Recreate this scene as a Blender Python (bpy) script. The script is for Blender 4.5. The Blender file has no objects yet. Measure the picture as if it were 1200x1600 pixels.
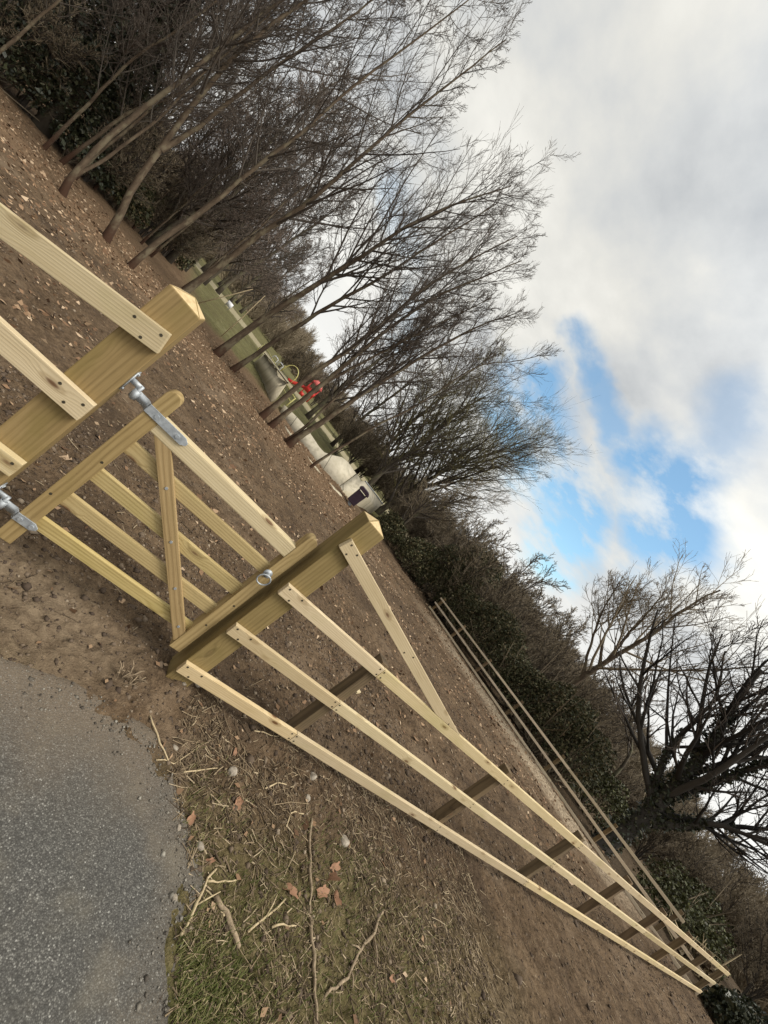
import bpy, bmesh, math
import numpy as np
from mathutils import Matrix, Vector
R_ = math.radians
scene = bpy.context.scene
COL = scene.collection

# ------------------------------------------------------------------ camera
cam_d = bpy.data.cameras.new('camera')
cam_d.sensor_fit = 'VERTICAL'; cam_d.sensor_height = 36.0
cam_d.lens = 630.54 / 1600 * 36.0
cam_d.clip_start = 0.05; cam_d.clip_end = 2000
cam = bpy.data.objects.new('camera', cam_d); COL.objects.link(cam); scene.camera = cam
yw, pt, rl = 0.48674, -0.060924, 0.920752
fw = np.array([math.sin(yw)*math.cos(pt), math.cos(yw)*math.cos(pt), math.sin(pt)])
rt = np.array([math.cos(yw), -math.sin(yw), 0]); up = np.cross(rt, fw)
CR = math.cos(rl)*rt + math.sin(rl)*up; CU = -math.sin(rl)*rt + math.cos(rl)*up
CAM = np.array([-0.92527, -1.8086, 1.6])
cam.matrix_world = Matrix(((CR[0], CU[0], -fw[0], CAM[0]), (CR[1], CU[1], -fw[1], CAM[1]), (CR[2], CU[2], -fw[2], CAM[2]), (0, 0, 0, 1)))

# ------------------------------------------------------------------ sun + sky
SUN = Vector((0.40, -0.42, 0.81)).normalized()
sd = bpy.data.lights.new('sun', 'SUN'); sd.energy = 2.5; sd.angle = R_(24); sd.color = (1.0, 0.95, 0.86)
so = bpy.data.objects.new('sun', sd); COL.objects.link(so); so.rotation_euler = SUN.to_track_quat('Z', 'Y').to_euler(); so.location = (5, -8, 20)
world = bpy.data.worlds.new('World'); scene.world = world; world.use_nodes = True
nt = world.node_tree; nt.nodes.clear()
class NT:
    """small helper for building node trees"""
    def __init__(s, tree): s.t = tree
    def n(s, typ, **kw):
        nd = s.t.nodes.new(typ)
        for k, v in kw.items():
            if k == 'i':
                for kk, vv in v.items():
                    if hasattr(vv, 'links'): s.t.links.new(vv, nd.inputs[kk])
                    else: nd.inputs[kk].default_value = vv
            else: setattr(nd, k, v)
        return nd
    def math(s, op, a, b=0.0, clamp=False):
        nd = s.n('ShaderNodeMath', operation=op, use_clamp=clamp, i={0: a, 1: b}); return nd.outputs[0]
    def vmath(s, op, a, b=(0, 0, 0)):
        nd = s.n('ShaderNodeVectorMath', operation=op, i={0: a, 1: b}); return nd.outputs['Value'] if op in ('DOT_PRODUCT', 'LENGTH', 'DISTANCE') else nd.outputs['Vector']
    def noise(s, vec, scale, detail=4, rough=.55, dist=0.0, col=False):
        nd = s.n('ShaderNodeTexNoise', i={'Vector': vec, 'Scale': scale, 'Detail': detail, 'Roughness': rough, 'Distortion': dist}); return nd.outputs['Color' if col else 'Fac']
    def ramp(s, f, stops, interp='LINEAR'):
        nd = s.n('ShaderNodeValToRGB'); cr = nd.color_ramp; cr.interpolation = interp
        while len(cr.elements) < len(stops): cr.elements.new(0.5)
        for e, (p, c) in zip(cr.elements, stops):
            e.position = p; e.color = (c, c, c, 1) if isinstance(c, (int, float)) else (*c, 1)
        s.t.links.new(f, nd.inputs[0]); return nd.outputs[0]
    def mix(s, f, a, b, blend='MIX'):
        nd = s.n('ShaderNodeMix', data_type='RGBA', blend_type=blend)
        for idx, v in ((0, f), (6, a), (7, b)):
            if hasattr(v, 'links'): s.t.links.new(v, nd.inputs[idx])
            elif idx == 0: nd.inputs[0].default_value = v
            else: nd.inputs[idx].default_value = (*v, 1)
        return nd.outputs[2]
    def mapr(s, v, a, b, c=0.0, d=1.0, smooth=True):
        nd = s.n('ShaderNodeMapRange', interpolation_type='SMOOTHSTEP' if smooth else 'LINEAR', i={0: v, 1: a, 2: b, 3: c, 4: d}); return nd.outputs[0]
    def mapping(s, vec, scale=(1, 1, 1), loc=(0, 0, 0), rot=(0, 0, 0)):
        return s.n('ShaderNodeMapping', i={0: vec, 1: loc, 2: rot, 3: scale}).outputs[0]
    def link(s, a, b): s.t.links.new(a, b)

W = NT(nt)
tc = W.n('ShaderNodeTexCoord').outputs['Generated']
sky = W.n('ShaderNodeTexSky', sky_type='NISHITA', sun_disc=False)
sky.sun_elevation = math.asin(SUN.z); sky.sun_rotation = math.atan2(SUN.x, SUN.y)
sky.air_density = 1.0; sky.dust_density = 1.2; sky.ozone_density = 0.6
dirn = W.vmath('NORMALIZE', tc)
sep = W.n('ShaderNodeSeparateXYZ', i={0: dirn})
zz = W.math('ADD', W.math('MAXIMUM', sep.outputs[2], 0.0), 0.22)
uv = W.n('ShaderNodeCombineXYZ', i={0: W.math('DIVIDE', sep.outputs[0], zz), 1: W.math('DIVIDE', sep.outputs[1], zz), 2: 0.0}).outputs[0]
warp = W.noise(uv, 2.2, 5, .6, col=True)
wv = W.vmath('SUBTRACT', warp, (.5, .5, .5))
nd_ = W.n('ShaderNodeVectorMath', operation='SCALE', i={0: wv, 'Scale': 0.17})
dw = W.vmath('NORMALIZE', W.vmath('ADD', dirn, nd_.outputs[0]))
GAPS = [((.35, .805, .479), (.45, .76, .47), 1.5, .75), ((.45, .76, .47), (.551, .698, .457), 1.5, .7), ((.41, .827, .383), (.488, .798, .353), 2.9, 1), ((.488, .798, .353), (.587, .747, .31), 3.6, 1), ((.587, .747, .31), (.671, .688, .278), 4.2, 1),
        ((.586, .669, .458), (.66, .60, .45), 2.6, .9), ((.66, .60, .45), (.742, .558, .373), 4.4, 1), ((.553, .595, .583), (.663, .556, .502), 2.6, .42), ((-.047, .937, .347), (.096, .952, .29), 1.6, .22), ((.096, .952, .29), (.2, .95, .2), 1.6, .22), ((.671, .688, .278), (.712, .672, .21), 3.8, 1), ((.40, .85, .33), (.56, .79, .25), 3.0, .8)]
gap = None
for g0, g1, deg, wgt in GAPS:
    a_ = Vector(g0).normalized(); ab = Vector(g1).normalized()-a_
    t_ = W.math('DIVIDE', W.vmath('DOT_PRODUCT', W.vmath('SUBTRACT', dw, tuple(a_)), tuple(ab)), ab.length_squared, True)
    sc_ = W.n('ShaderNodeVectorMath', operation='SCALE', i={0: tuple(ab), 'Scale': t_}).outputs[0]
    d = W.vmath('DISTANCE', dw, W.vmath('ADD', sc_, tuple(a_)))
    m = W.mapr(d, R_(deg*1.75), R_(deg*.25), 0.0, wgt)
    gap = m if gap is None else W.math('MAXIMUM', gap, m)
nfine = W.noise(uv, 3.2, 7, .6)
nbig = W.noise(W.mapping(uv, (1, 1, 1), (3.1, 1.7, 0)), 1.1, 4, .55)
cover = W.math('SUBTRACT', 1.0, W.math('MULTIPLY', gap, W.mapr(nfine, .66, .42, .35, 1.2)), clamp=True)
cshade = W.math('ADD', W.math('MULTIPLY', nbig, .75), W.math('MULTIPLY', nfine, .35))
ccol = W.ramp(cshade, [(.39, (.46, .485, .51)), (.50, (.65, .665, .665)), (.59, (.81, .80, .75)), (.71, (1.0, .98, .91))])
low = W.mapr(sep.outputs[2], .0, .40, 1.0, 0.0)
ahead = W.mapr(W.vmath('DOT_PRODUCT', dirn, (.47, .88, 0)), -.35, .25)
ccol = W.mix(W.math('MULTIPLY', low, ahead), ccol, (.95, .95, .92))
ccol = W.mix(W.math('MULTIPLY', W.mapr(sep.outputs[2], .0, .6, 1.0, 0.0), W.math('SUBTRACT', 1.0, ahead)), ccol, (.52, .53, .55))   # unseen low sky behind the camera darkened to cut light on front faces
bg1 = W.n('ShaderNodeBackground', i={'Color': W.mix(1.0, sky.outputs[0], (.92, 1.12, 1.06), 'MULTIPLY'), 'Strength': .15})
glow = W.mapr(W.vmath('DOT_PRODUCT', dirn, tuple(SUN)), .25, 1.0, 0.0, 1.0)      # cloud brightened round the veiled sun out of view, added to lift the light
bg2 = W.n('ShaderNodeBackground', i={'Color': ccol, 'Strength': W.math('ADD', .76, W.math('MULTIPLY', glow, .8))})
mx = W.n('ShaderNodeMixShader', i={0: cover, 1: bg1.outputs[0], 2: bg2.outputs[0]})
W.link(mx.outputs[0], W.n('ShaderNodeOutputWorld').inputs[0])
scene.view_settings.view_transform = 'Standard'; scene.view_settings.look = 'None'
scene.view_settings.exposure = 0.4; scene.view_settings.gamma = 1.0

# ------------------------------------------------------------------ numpy helpers
def vnoise(x, y, seed=0):
    rs = np.random.RandomState(seed); T = rs.rand(256, 256)
    xi = np.floor(x).astype(int); yi = np.floor(y).astype(int); fx = x-xi; fy = y-yi
    fx = fx*fx*(3-2*fx); fy = fy*fy*(3-2*fy)
    a = T[xi % 256, yi % 256]; b = T[(xi+1) % 256, yi % 256]; c = T[xi % 256, (yi+1) % 256]; d = T[(xi+1) % 256, (yi+1) % 256]
    return (a*(1-fx)+b*fx)*(1-fy)+(c*(1-fx)+d*fx)*fy
def fbm(x, y, oct=4, seed=0, gain=.5):
    s = 0; a = 1; t = 0
    for k in range(oct):
        s = s+a*vnoise(x*2**k+17.3*k, y*2**k-9.1*k, seed+k); t += a; a *= gain
    return s/t
def sstep(a, b, x):
    t = np.clip((x-a)/(b-a), 0, 1); return t*t*(3-2*t)
TAR = np.array([(-9, -.30), (-3, -.38), (-1.2, -.36), (-.61, -.37), (-.32, -.32), (.08, -.35), (.26, -.59), (.41, -.80), (.35, -.99), (.40, -1.17), (.55, -2.0), (.6, -4), (.6, -12), (-9, -12)])
def poly_sd(x, y, P):
    """signed distance to a polygon (negative inside)"""
    d = np.full(x.shape, 1e9); ins = np.zeros(x.shape, bool)
    for i in range(len(P)):
        a = P[i]; b = P[(i+1) % len(P)]; e = b-a; w0 = x-a[0]; w1 = y-a[1]
        t = np.clip((w0*e[0]+w1*e[1])/(e@e), 0, 1)
        d = np.minimum(d, np.hypot(w0-t*e[0], w1-t*e[1]))
        c = ((a[1] <= y) & (b[1] > y)) | ((b[1] <= y) & (a[1] > y))
        with np.errstate(divide='ignore', invalid='ignore'):
            ins ^= c & (x < a[0]+(y-a[1])/(b[1]-a[1])*e[0] if e[1] != 0 else False)
    return np.where(ins, -d, d)
def gbase(x, y):
    return .011*np.clip(x, 0, 16)-.065*np.clip(y-.3, 0, 13.5)
def gz(x, y):
    x = np.asarray(x, float); y = np.asarray(y, float)
    z = gbase(x, y)
    far = sstep(4, 12, np.hypot(x, y))
    z = z+(fbm(x*1.3, y*1.3, 3, 5)-.5)*(.05+.10*far)
    n = (fbm(x*7, y*7, 4, 11, .6)-.5)*.06+(fbm(x*2.6, y*2.6, 3, 15, .6)-.5)*.07*sstep(-.2, .6, y)+(np.abs(fbm(x*22, y*22, 3, 23, .6)-.5))*.05-.01
    sd = poly_sd(x, y, TAR)+(fbm(x*9, y*9, 3, 41)-.5)*.11+(fbm(x*3.7, y*3.7, 2, 47)-.5)*.13+(fbm(x*45, y*45, 3, 43)-.5)*.04
    k = sstep(-.03, .16, sd)
    for q in [.09]+[.89+1.8*i for i in range(8)]:
        n = n+(.05 if q > .5 else .06)*np.exp(-(((x-q)/.2)**2+((y-.06)/.18)**2))*(.5+fbm(x*14, y*14, 3, 61))
    return z*sstep(0, .8, sd)+(n*k)-.035*(1-sstep(-.06, .03, sd))+.004
def mesh_obj(name, V, F, mats, parent=None, smooth=False, mi=None, loc=None):
    """V (n,3), F (m,3|4) arrays or list of such arrays"""
    me = bpy.data.meshes.new(name)
    V = np.asarray(V, np.float32); Fs = F if isinstance(F, list) else [F]
    Fs = [np.asarray(f, np.int32) for f in Fs if len(f)]
    me.vertices.add(len(V)); me.vertices.foreach_set('co', V.ravel())
    nl = sum(f.size for f in Fs); nf = sum(len(f) for f in Fs)
    me.loops.add(nl); me.polygons.add(nf)
    me.loops.foreach_set('vertex_index', np.concatenate([f.ravel() for f in Fs]))
    tot = np.concatenate([np.full(len(f), f.shape[1], np.int32) for f in Fs])
    me.polygons.foreach_set('loop_start', np.concatenate([[0], np.cumsum(tot)[:-1]]).astype(np.int32))
    me.polygons.foreach_set('loop_total', tot)
    if smooth: me.polygons.foreach_set('use_smooth', np.ones(nf, bool))
    if mi is not None: me.polygons.foreach_set('material_index', np.asarray(mi, np.int32))
    for m in (mats if isinstance(mats, (list, tuple)) else [mats]): me.materials.append(m)
    me.update(calc_edges=True)
    o = bpy.data.objects.new(name, me); COL.objects.link(o)
    if parent: o.parent = parent
    if loc is not None: o.location = loc
    return o
def tag(o, label=None, cat=None, group=None, kind=None):
    if label: o['label'] = label
    if cat: o['category'] = cat
    if group: o['group'] = group
    if kind: o['kind'] = kind
    return o
def thing(name, label, cat, loc=(0, 0, 0), group=None, rz=0):
    o = bpy.data.objects.new(name, None); COL.objects.link(o); o.location = loc; o.rotation_euler = (0, 0, rz); o.empty_display_size = .2
    return tag(o, label, cat, group)
def dup(root, loc, rz=0, sc=1.0, label=None):
    r = root.copy(); COL.objects.link(r); r.location = loc; r.rotation_euler = (0, 0, rz); r.scale = (sc, sc, sc) if not hasattr(sc, '__len__') else sc
    if label: r['label'] = label
    for ch in root.children:
        c = ch.copy(); COL.objects.link(c); c.parent = r
        for g in ch.children:
            d = g.copy(); COL.objects.link(d); d.parent = c
    return r

# ------------------------------------------------------------------ materials
def mat(name):
    m = bpy.data.materials.new(name); m.use_nodes = True; m.node_tree.nodes.clear()
    N = NT(m.node_tree); b = N.n('ShaderNodeBsdfPrincipled'); out = N.n('ShaderNodeOutputMaterial'); N.link(b.outputs[0], out.inputs[0])
    return m, N, b
def setc(N, b, col, rough=.8, bump=None, bs=.3, bd=.01, spec=.3, metal=0):
    if hasattr(col, 'links'): N.link(col, b.inputs['Base Color'])
    else: b.inputs['Base Color'].default_value = (*col, 1)
    if hasattr(rough, 'links'): N.link(rough, b.inputs['Roughness'])
    else: b.inputs['Roughness'].default_value = rough
    b.inputs['Specular IOR Level'].default_value = spec; b.inputs['Metallic'].default_value = metal
    if bump is not None:
        bp = N.n('ShaderNodeBump', i={'Height': bump, 'Strength': bs, 'Distance': bd}); N.link(bp.outputs[0], b.inputs['Normal'])
def wood(name, light, mid, dark, knots=.5, grain=1.0, rough=.75, stain=.0, knotc=(.13, .07, .03), ringw=.2):
    m, N, b = mat(name)
    co = N.n('ShaderNodeTexCoord').outputs['Object']; rnd = N.n('ShaderNodeObjectInfo').outputs['Random']
    off = N.n('ShaderNodeCombineXYZ', i={0: N.math('MULTIPLY', rnd, 37.0), 1: N.math('MULTIPLY', rnd, .06), 2: N.math('MULTIPLY', rnd, .05)}).outputs[0]
    p = N.vmath('ADD', co, off)
    # knots pull the growth rings around them
    kv = N.n('ShaderNodeTexVoronoi', feature='F1', i={'Vector': N.mapping(p, (4.6, 7.0, 13.0)), 'Scale': 1.0, 'Randomness': 1.0})
    kd = kv.outputs['Distance']
    sepc = N.n('ShaderNodeSeparateColor', i={0: kv.outputs['Color']})
    on = N.math('GREATER_THAN', sepc.outputs[0], 1-knots)
    kinf = N.math('MULTIPLY', N.mapr(kd, .55, .05), on)
    sp = N.n('ShaderNodeSeparateXYZ', i={0: p})
    wob = N.noise(N.mapping(p, (1.1, 6, 6)), 1.0, 2, .5)
    ry = N.math('ADD', sp.outputs[1], -.02); rz = N.math('ADD', sp.outputs[2], N.math('MULTIPLY', rnd, .12))
    rad = N.math('SQRT', N.math('ADD', N.math('MULTIPLY', ry, ry), N.math('MULTIPLY', rz, rz)))
    ring = N.math('ADD', N.math('ADD', N.math('MULTIPLY', rad, 520.0*grain), N.math('MULTIPLY', wob, 20.0)), N.math('MULTIPLY', kinf, 12.0))
    rw = N.math('ADD', N.math('MULTIPLY', N.math('SINE', ring), .5), .5)
    rw = N.math('POWER', rw, 2.2)
    fib = N.noise(N.mapping(p, (3, 160, 160)), 1.0, 4, .65)
    blot = N.noise(N.mapping(p, (2.6, 9, 9)), 1.0, 6, .68)
    f = N.math('ADD', N.math('ADD', N.math('MULTIPLY', rw, ringw), N.math('MULTIPLY', fib, .46)), N.math('MULTIPLY', blot, .42))
    c = N.ramp(f, [(.22, light), (.52, mid), (.86, dark)])
    c = N.mix(N.math('MULTIPLY', N.mapr(kd, .20, .10), on), c, knotc)
    c = N.mix(N.math('MULTIPLY', N.math('MULTIPLY', N.mapr(kd, .30, .20), N.mapr(kd, .14, .2)), N.math('MULTIPLY', on, .6)), c, dark)
    # dark drying checks running with the grain
    chk = N.noise(N.mapping(p, (1.3, 60, 60)), 1.0, 2, .5)
    c = N.mix(N.mapr(chk, .735, .765, 0, .75), c, tuple(.35*v for v in dark))
    gn = N.noise(N.mapping(p, (2.5, 5, 5), (4, 2, 1)), 1.0, 3, .6)
    c = N.mix(N.mapr(gn, .5, .72, 0, .35+stain), c, (mid[0]*.72, mid[1]*.80, mid[2]*.55))
    h = N.math('ADD', N.math('MULTIPLY', fib, .7), N.math('MULTIPLY', rw, .25))
    hs = N.n('ShaderNodeHueSaturation', i={'Hue': N.math('ADD', .4935, N.math('MULTIPLY', rnd, .009)), 'Saturation': N.math('ADD', .92, N.math('MULTIPLY', N.math('FRACT', N.math('MULTIPLY', rnd, 7.3)), .16)), 'Value': N.math('ADD', .90, N.math('MULTIPLY', N.math('FRACT', N.math('MULTIPLY', rnd, 13.7)), .28)), 'Fac': 1.0, 'Color': c})
    setc(N, b, hs.outputs[0], rough, h, .35, .004, .25)
    return m
M_RAIL = wood('sawn_pine', (.57, .47, .30), (.47, .372, .215), (.30, .215, .105), .7, ringw=.11)
M_POST = wood('treated_post', (.30, .22, .098), (.215, .153, .062), (.10, .068, .026), .22, .6, .7, .1, ringw=.12)
M_GRAIL = wood('gate_rail_pine', (.50, .395, .19), (.39, .295, .125), (.22, .155, .06), .5, .8)
M_STILE = wood('planed_stile', (.44, .315, .145), (.325, .225, .094), (.18, .118, .046), .2, .5, .6, .05)
M_FPOST = wood('dark_stake', (.20, .142, .078), (.13, .09, .046), (.055, .037, .02), .2, .7, .85)
M_FRAIL = wood('distant_rail_pine', (.72, .61, .45), (.62, .52, .375), (.42, .34, .24), .3)
def simple(name, c1, c2, scale=6, rough=.8, bs=.3, bd=.01, metal=0, spec=.3, coord='Object', detail=4):
    m, N, b = mat(name); co = N.n('ShaderNodeTexCoord').outputs[coord]
    n = N.noise(co, scale, detail, .6)
    c = N.ramp(n, [(.3, c1), (.7, c2)]); setc(N, b, c, rough, n, bs, bd, spec, metal); return m
def island(name, stops, rough=.8, spec=.2, trans=0.0):
    m, N, b = mat(name); g = N.n('ShaderNodeNewGeometry').outputs['Random Per Island']
    c = N.ramp(g, stops); setc(N, b, c, rough, spec=spec)
    return m
M_CAP = simple('fresh_sawn_end', (.40, .29, .145), (.60, .46, .26), 45, .8, .3, .003)
M_GALV = simple('galvanised_steel', (.30, .32, .34), (.50, .53, .55), 45, .6, .15, .002, .6, .5)
M_SCREW = simple('screw_head', (.05, .045, .03), (.12, .1, .07), 300, .5, .05, .001, .6)
def concrete(name, c1, c2):
    m, N, b = mat(name); co = N.n('ShaderNodeTexCoord').outputs['Object']; n = N.noise(co, 1.6, 5, .65); st = N.noise(N.mapping(co, (2.2, 2.2, .3)), 1.5, 4, .6)
    x = N.n('ShaderNodeSeparateXYZ', i={0: co}).outputs[0]; j = N.math('LESS_THAN', N.math('FRACT', N.math('MULTIPLY', N.math('ADD', x, 50.0), .41)), .016)
    c = N.ramp(n, [(.3, c1), (.7, c2)]); c = N.mix(N.mapr(st, .48, .7, 0, .45), c, tuple(.55*v for v in c1)); c = N.mix(N.math('MULTIPLY', j, .8), c, (.09, .08, .06))
    setc(N, b, c, .85, n, .2, .02, .2); return m
M_CONC = concrete('concrete', (.38, .34, .255), (.52, .47, .37))
M_CONC2 = concrete('beige_concrete', (.42, .37, .26), (.53, .47, .35))  # second concrete tone, slightly warmer than the first
M_RED = simple('red_paint', (.40, .022, .018), (.52, .045, .035), 3, .4)
M_PINK = simple('faded_red_paint', (.45, .09, .08), (.56, .14, .125), 3, .5)
M_YEL = simple('yellow_paint', (.46, .42, .15), (.56, .52, .23), 4, .5)
M_WHITE = simple('white_paint', (.68, .69, .72), (.8, .8, .82), 4, .5)
M_BIN = simple('dark_purple_plastic', (.022, .012, .02), (.04, .022, .034), 5, .5)
M_BARKF = simple('stick_bark', (.13, .095, .06), (.34, .26, .17), 60, .9, .4, .003)
M_STRAW = simple('stick', (.30, .23, .13), (.50, .40, .25), 70, .9, .3, .002)
M_STONE = simple('flint_stone', (.15, .12, .09), (.37, .325, .26), 38, .8, .6, .01)
def bark(name, c1, c2, lich, base, sc=9.0, zdark=.6):
    m, N, b = mat(name); co = N.n('ShaderNodeTexCoord').outputs['Object']
    n = N.noise(N.mapping(co, (1, 1, .35)), sc, 5, .65); l = N.noise(N.mapping(co, (1, 1, .6), (3, 7, 1)), 4.0, 5, .6)
    c = N.ramp(n, [(.3, c1), (.7, c2)])
    c = N.mix(N.mapr(l, .48, .62, 0, .8), c, lich)
    z = N.n('ShaderNodeSeparateXYZ', i={0: co}).outputs[2]
    c = N.mix(N.mapr(N.math('ADD', z, N.math('MULTIPLY', l, .8)), zdark+.9, zdark), c, base)   # wet mossy foot of the stem
    setc(N, b, c, .9, n, .5, .02, .15); return m
M_BARK = bark('alder_bark', (.048, .034, .023), (.122, .09, .06), (.155, .13, .085), (.055, .029, .018))
M_BARK2 = bark('grey_bark', (.05, .041, .03), (.115, .094, .068), (.125, .118, .072), (.035, .028, .02))
M_LIMB = simple('limb_bark', (.042, .034, .027), (.095, .078, .061), 12, .9, .3, .01)
M_TWIG = island('twig_bark', [(0, (.05, .04, .033)), (.5, (.082, .065, .052)), (1, (.15, .122, .098))])
M_TWIGR = island('reddish_twig_bark', [(0, (.085, .062, .05)), (.5, (.14, .105, .083)), (1, (.23, .18, .145))])
M_TWIGD = island('dark_twig_bark', [(0, (.018, .016, .014)), (.6, (.034, .03, .025)), (1, (.06, .052, .042))])  # near-black bark for the ivy-clad tree's trunk and limbs
M_TWIGY = island('lichen_twig_bark', [(0, (.06, .052, .03)), (.6, (.10, .088, .045)), (1, (.21, .18, .06))])
M_TWIGB = island('brush_bark', [(0, (.11, .086, .056)), (.5, (.20, .158, .105)), (1, (.31, .255, .175))])
M_IVY = island('ivy_leaf', [(0, (.015, .018, .009)), (.6, (.034, .04, .019)), (.9, (.062, .064, .032)), (1, (.11, .10, .06))], .45, .4)
M_HOLLY = island('evergreen_leaf', [(0, (.024, .026, .012)), (.45, (.056, .058, .025)), (.74, (.10, .095, .044)), (.86, (.15, .11, .058)), (1, (.19, .175, .10))], .6, .25)
M_BRAM = island('bramble_leaf', [(0, (.03, .028, .012)), (.5, (.05, .055, .02)), (1, (.10, .10, .035))], .6)
M_OLDLEAF = island('fallen_leaf', [(0, (.10, .055, .03)), (.4, (.19, .115, .065)), (.75, (.30, .2, .12)), (1, (.45, .34, .23))], .8)
M_CHIP = island('soil_crumb', [(0, (.05, .035, .025)), (.55, (.095, .069, .048)), (.90, (.15, .112, .077)), (1, (.27, .215, .155))], .9)
M_GRIT = island('path_grit', [(0, (.05, .042, .034)), (.5, (.12, .105, .085)), (1, (.26, .24, .2))], .9)
M_GRASS = island('grass_blade', [(0, (.05, .062, .016)), (.45, (.10, .118, .03)), (.75, (.17, .165, .06)), (1, (.34, .28, .15))], .6)
M_LITTER = island('twig_bits', [(0, (.05, .035, .022)), (.5, (.13, .095, .06)), (.8, (.24, .18, .11)), (1, (.40, .32, .21))], .9)
M_RUST = island('russet_leaf', [(0, (.13, .065, .038)), (.5, (.22, .115, .068)), (1, (.36, .22, .135))], .7)

def ground_mat():
    m, N, b = mat('field_soil'); co = N.n('ShaderNodeTexCoord').outputs['Object']
    s = N.n('ShaderNodeSeparateXYZ', i={0: co}); x, y = s.outputs[0], s.outputs[1]
    n1 = N.noise(co, 2.2, 6, .62); n2 = N.noise(co, 17, 6, .68); n3 = N.noise(co, 75, 4, .7); nb = N.noise(co, .5, 4, .6)
    f = N.math('ADD', N.math('ADD', N.math('MULTIPLY', n1, .30), N.math('MULTIPLY', n2, .42)), N.math('MULTIPLY', n3, .28))
    c = N.ramp(f, [(.35, (.024, .0155, .009)), (.46, (.082, .055, .033)), (.56, (.145, .099, .060)), (.68, (.235, .17, .108))])
    dp = N.noise(N.mapping(co, (1, 1, 1), (5, 3, 0)), .85, 5, .62); c = N.mix(N.mapr(dp, .50, .66, 0, .5), c, (.05, .035, .024)); c = N.mix(N.mapr(dp, .46, .32, 0, .45), c, (.20, .148, .10))
    # pale dry specks
    v = N.n('ShaderNodeTexVoronoi', feature='F1', i={'Vector': co, 'Scale': 26.0}); vs = N.n('ShaderNodeSeparateColor', i={0: v.outputs['Color']})
    sp = N.math('MULTIPLY', N.math('LESS_THAN', v.outputs['Distance'], N.math('MULTIPLY', vs.outputs[1], .34)), N.math('GREATER_THAN', vs.outputs[0], .72))
    c = N.mix(N.math('MULTIPLY', sp, N.mapr(N.noise(co, 1.4, 3, .6), .45, .62, .1, .7)), c, (.31, .24, .165))
    # pale gravelly dirt where path and gateway meet
    dg = N.math('ADD', N.math('POWER', N.math('ADD', x, .75), 2.0), N.math('POWER', N.math('MULTIPLY', N.math('ADD', y, .05), 1.7), 2.0))
    gm = N.mapr(N.math('ADD', dg, N.math('MULTIPLY', n1, .55)), .9, .25)
    c = N.mix(N.math('MULTIPLY', gm, .6), c, N.ramp(n2, [(.3, (.14, .10, .064)), (.7, (.29, .225, .15))]))
    # mossy sparse turf this side of the fence
    mx_ = N.mapr(N.math('ADD', y, N.math('MULTIPLY', n1, .7)), .1, -.45)
    rgt = N.mapr(x, 4.5, 1.2); mo = N.math('MULTIPLY', N.math('MULTIPLY', mx_, rgt), N.mapr(nb, .32, .56, .35, 1))
    moss = N.ramp(N.math('ADD', N.math('MULTIPLY', n2, .6), N.math('MULTIPLY', n3, .4)), [(.36, (.045, .038, .016)), (.5, (.112, .098, .040)), (.64, (.205, .168, .088))])
    c = N.mix(N.math('MULTIPLY', mo, .7), c, moss)
    gp_ = N.math('ADD', N.math('POWER', N.math('MULTIPLY', N.math('ADD', x, -.55), 3.2), 2.0), N.math('POWER', N.math('MULTIPLY', N.math('ADD', y, 1.2), 3.2), 2.0))
    c = N.mix(N.math('MULTIPLY', N.mapr(N.math('ADD', gp_, N.math('MULTIPLY', n2, 1.2)), 1.7, .5), .5), c, (.085, .10, .028))
    # straw-pale strip worn along the far fence
    ln = N.math('ADD', x, N.math('MULTIPLY', y, .16)); st = N.math('MULTIPLY', N.mapr(ln, 10.6, 12.6), N.mapr(ln, 14.0, 13.3))
    st = N.math('MULTIPLY', st, N.math('MULTIPLY', N.mapr(y, 12.5, 7.5), N.mapr(y, .3, 2.6)))
    c = N.mix(N.math('MULTIPLY', st, N.mapr(n2, .38, .62, .2, 1.0)), c, (.46, .37, .26))
    # brown leaf litter under the trees
    lw = N.math('ADD', y, N.math('MULTIPLY', nb, 4.0)); lit = N.math('MULTIPLY', N.mapr(lw, 11.5, 15.5), N.mapr(x, 9.0, 5.0))
    c = N.mix(N.math('MULTIPLY', lit, N.mapr(n3, .35, .62, .2, .9)), c, N.ramp(n2, [(.3, (.10, .062, .036)), (.7, (.235, .155, .092))]))
    # mown grass of the field beyond
    gw = N.math('ADD', y, N.math('MULTIPLY', nb, 3.0)); gr = N.math('MULTIPLY', N.mapr(gw, 21.5, 24.5), N.mapr(N.math('ADD', x, N.math('MULTIPLY', y, .235)), .2, 2.2))
    gcol = N.ramp(N.math('ADD', N.math('MULTIPLY', n1, .5), N.math('MULTIPLY', nb, .5)), [(.35, (.088, .072, .038)), (.52, (.112, .104, .044)), (.68, (.165, .15, .078))])
    pw = N.math('ABSOLUTE', N.math('SUBTRACT', N.math('ADD', y, N.math('MULTIPLY', x, .5)), 47.0))
    gcol = N.mix(N.mapr(pw, 5.0, 3.5), gcol, (.27, .235, .15))
    c = N.mix(gr, c, gcol)
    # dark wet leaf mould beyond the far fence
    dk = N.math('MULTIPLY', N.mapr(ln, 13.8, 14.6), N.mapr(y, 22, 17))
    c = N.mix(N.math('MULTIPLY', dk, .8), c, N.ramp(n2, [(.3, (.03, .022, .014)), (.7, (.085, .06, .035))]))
    h = N.math('ADD', N.math('MULTIPLY', n2, .7), N.math('MULTIPLY', n3, .45))
    setc(N, b, c, .95, h, .9, .04, .1); return m
M_GROUND = ground_mat()
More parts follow.
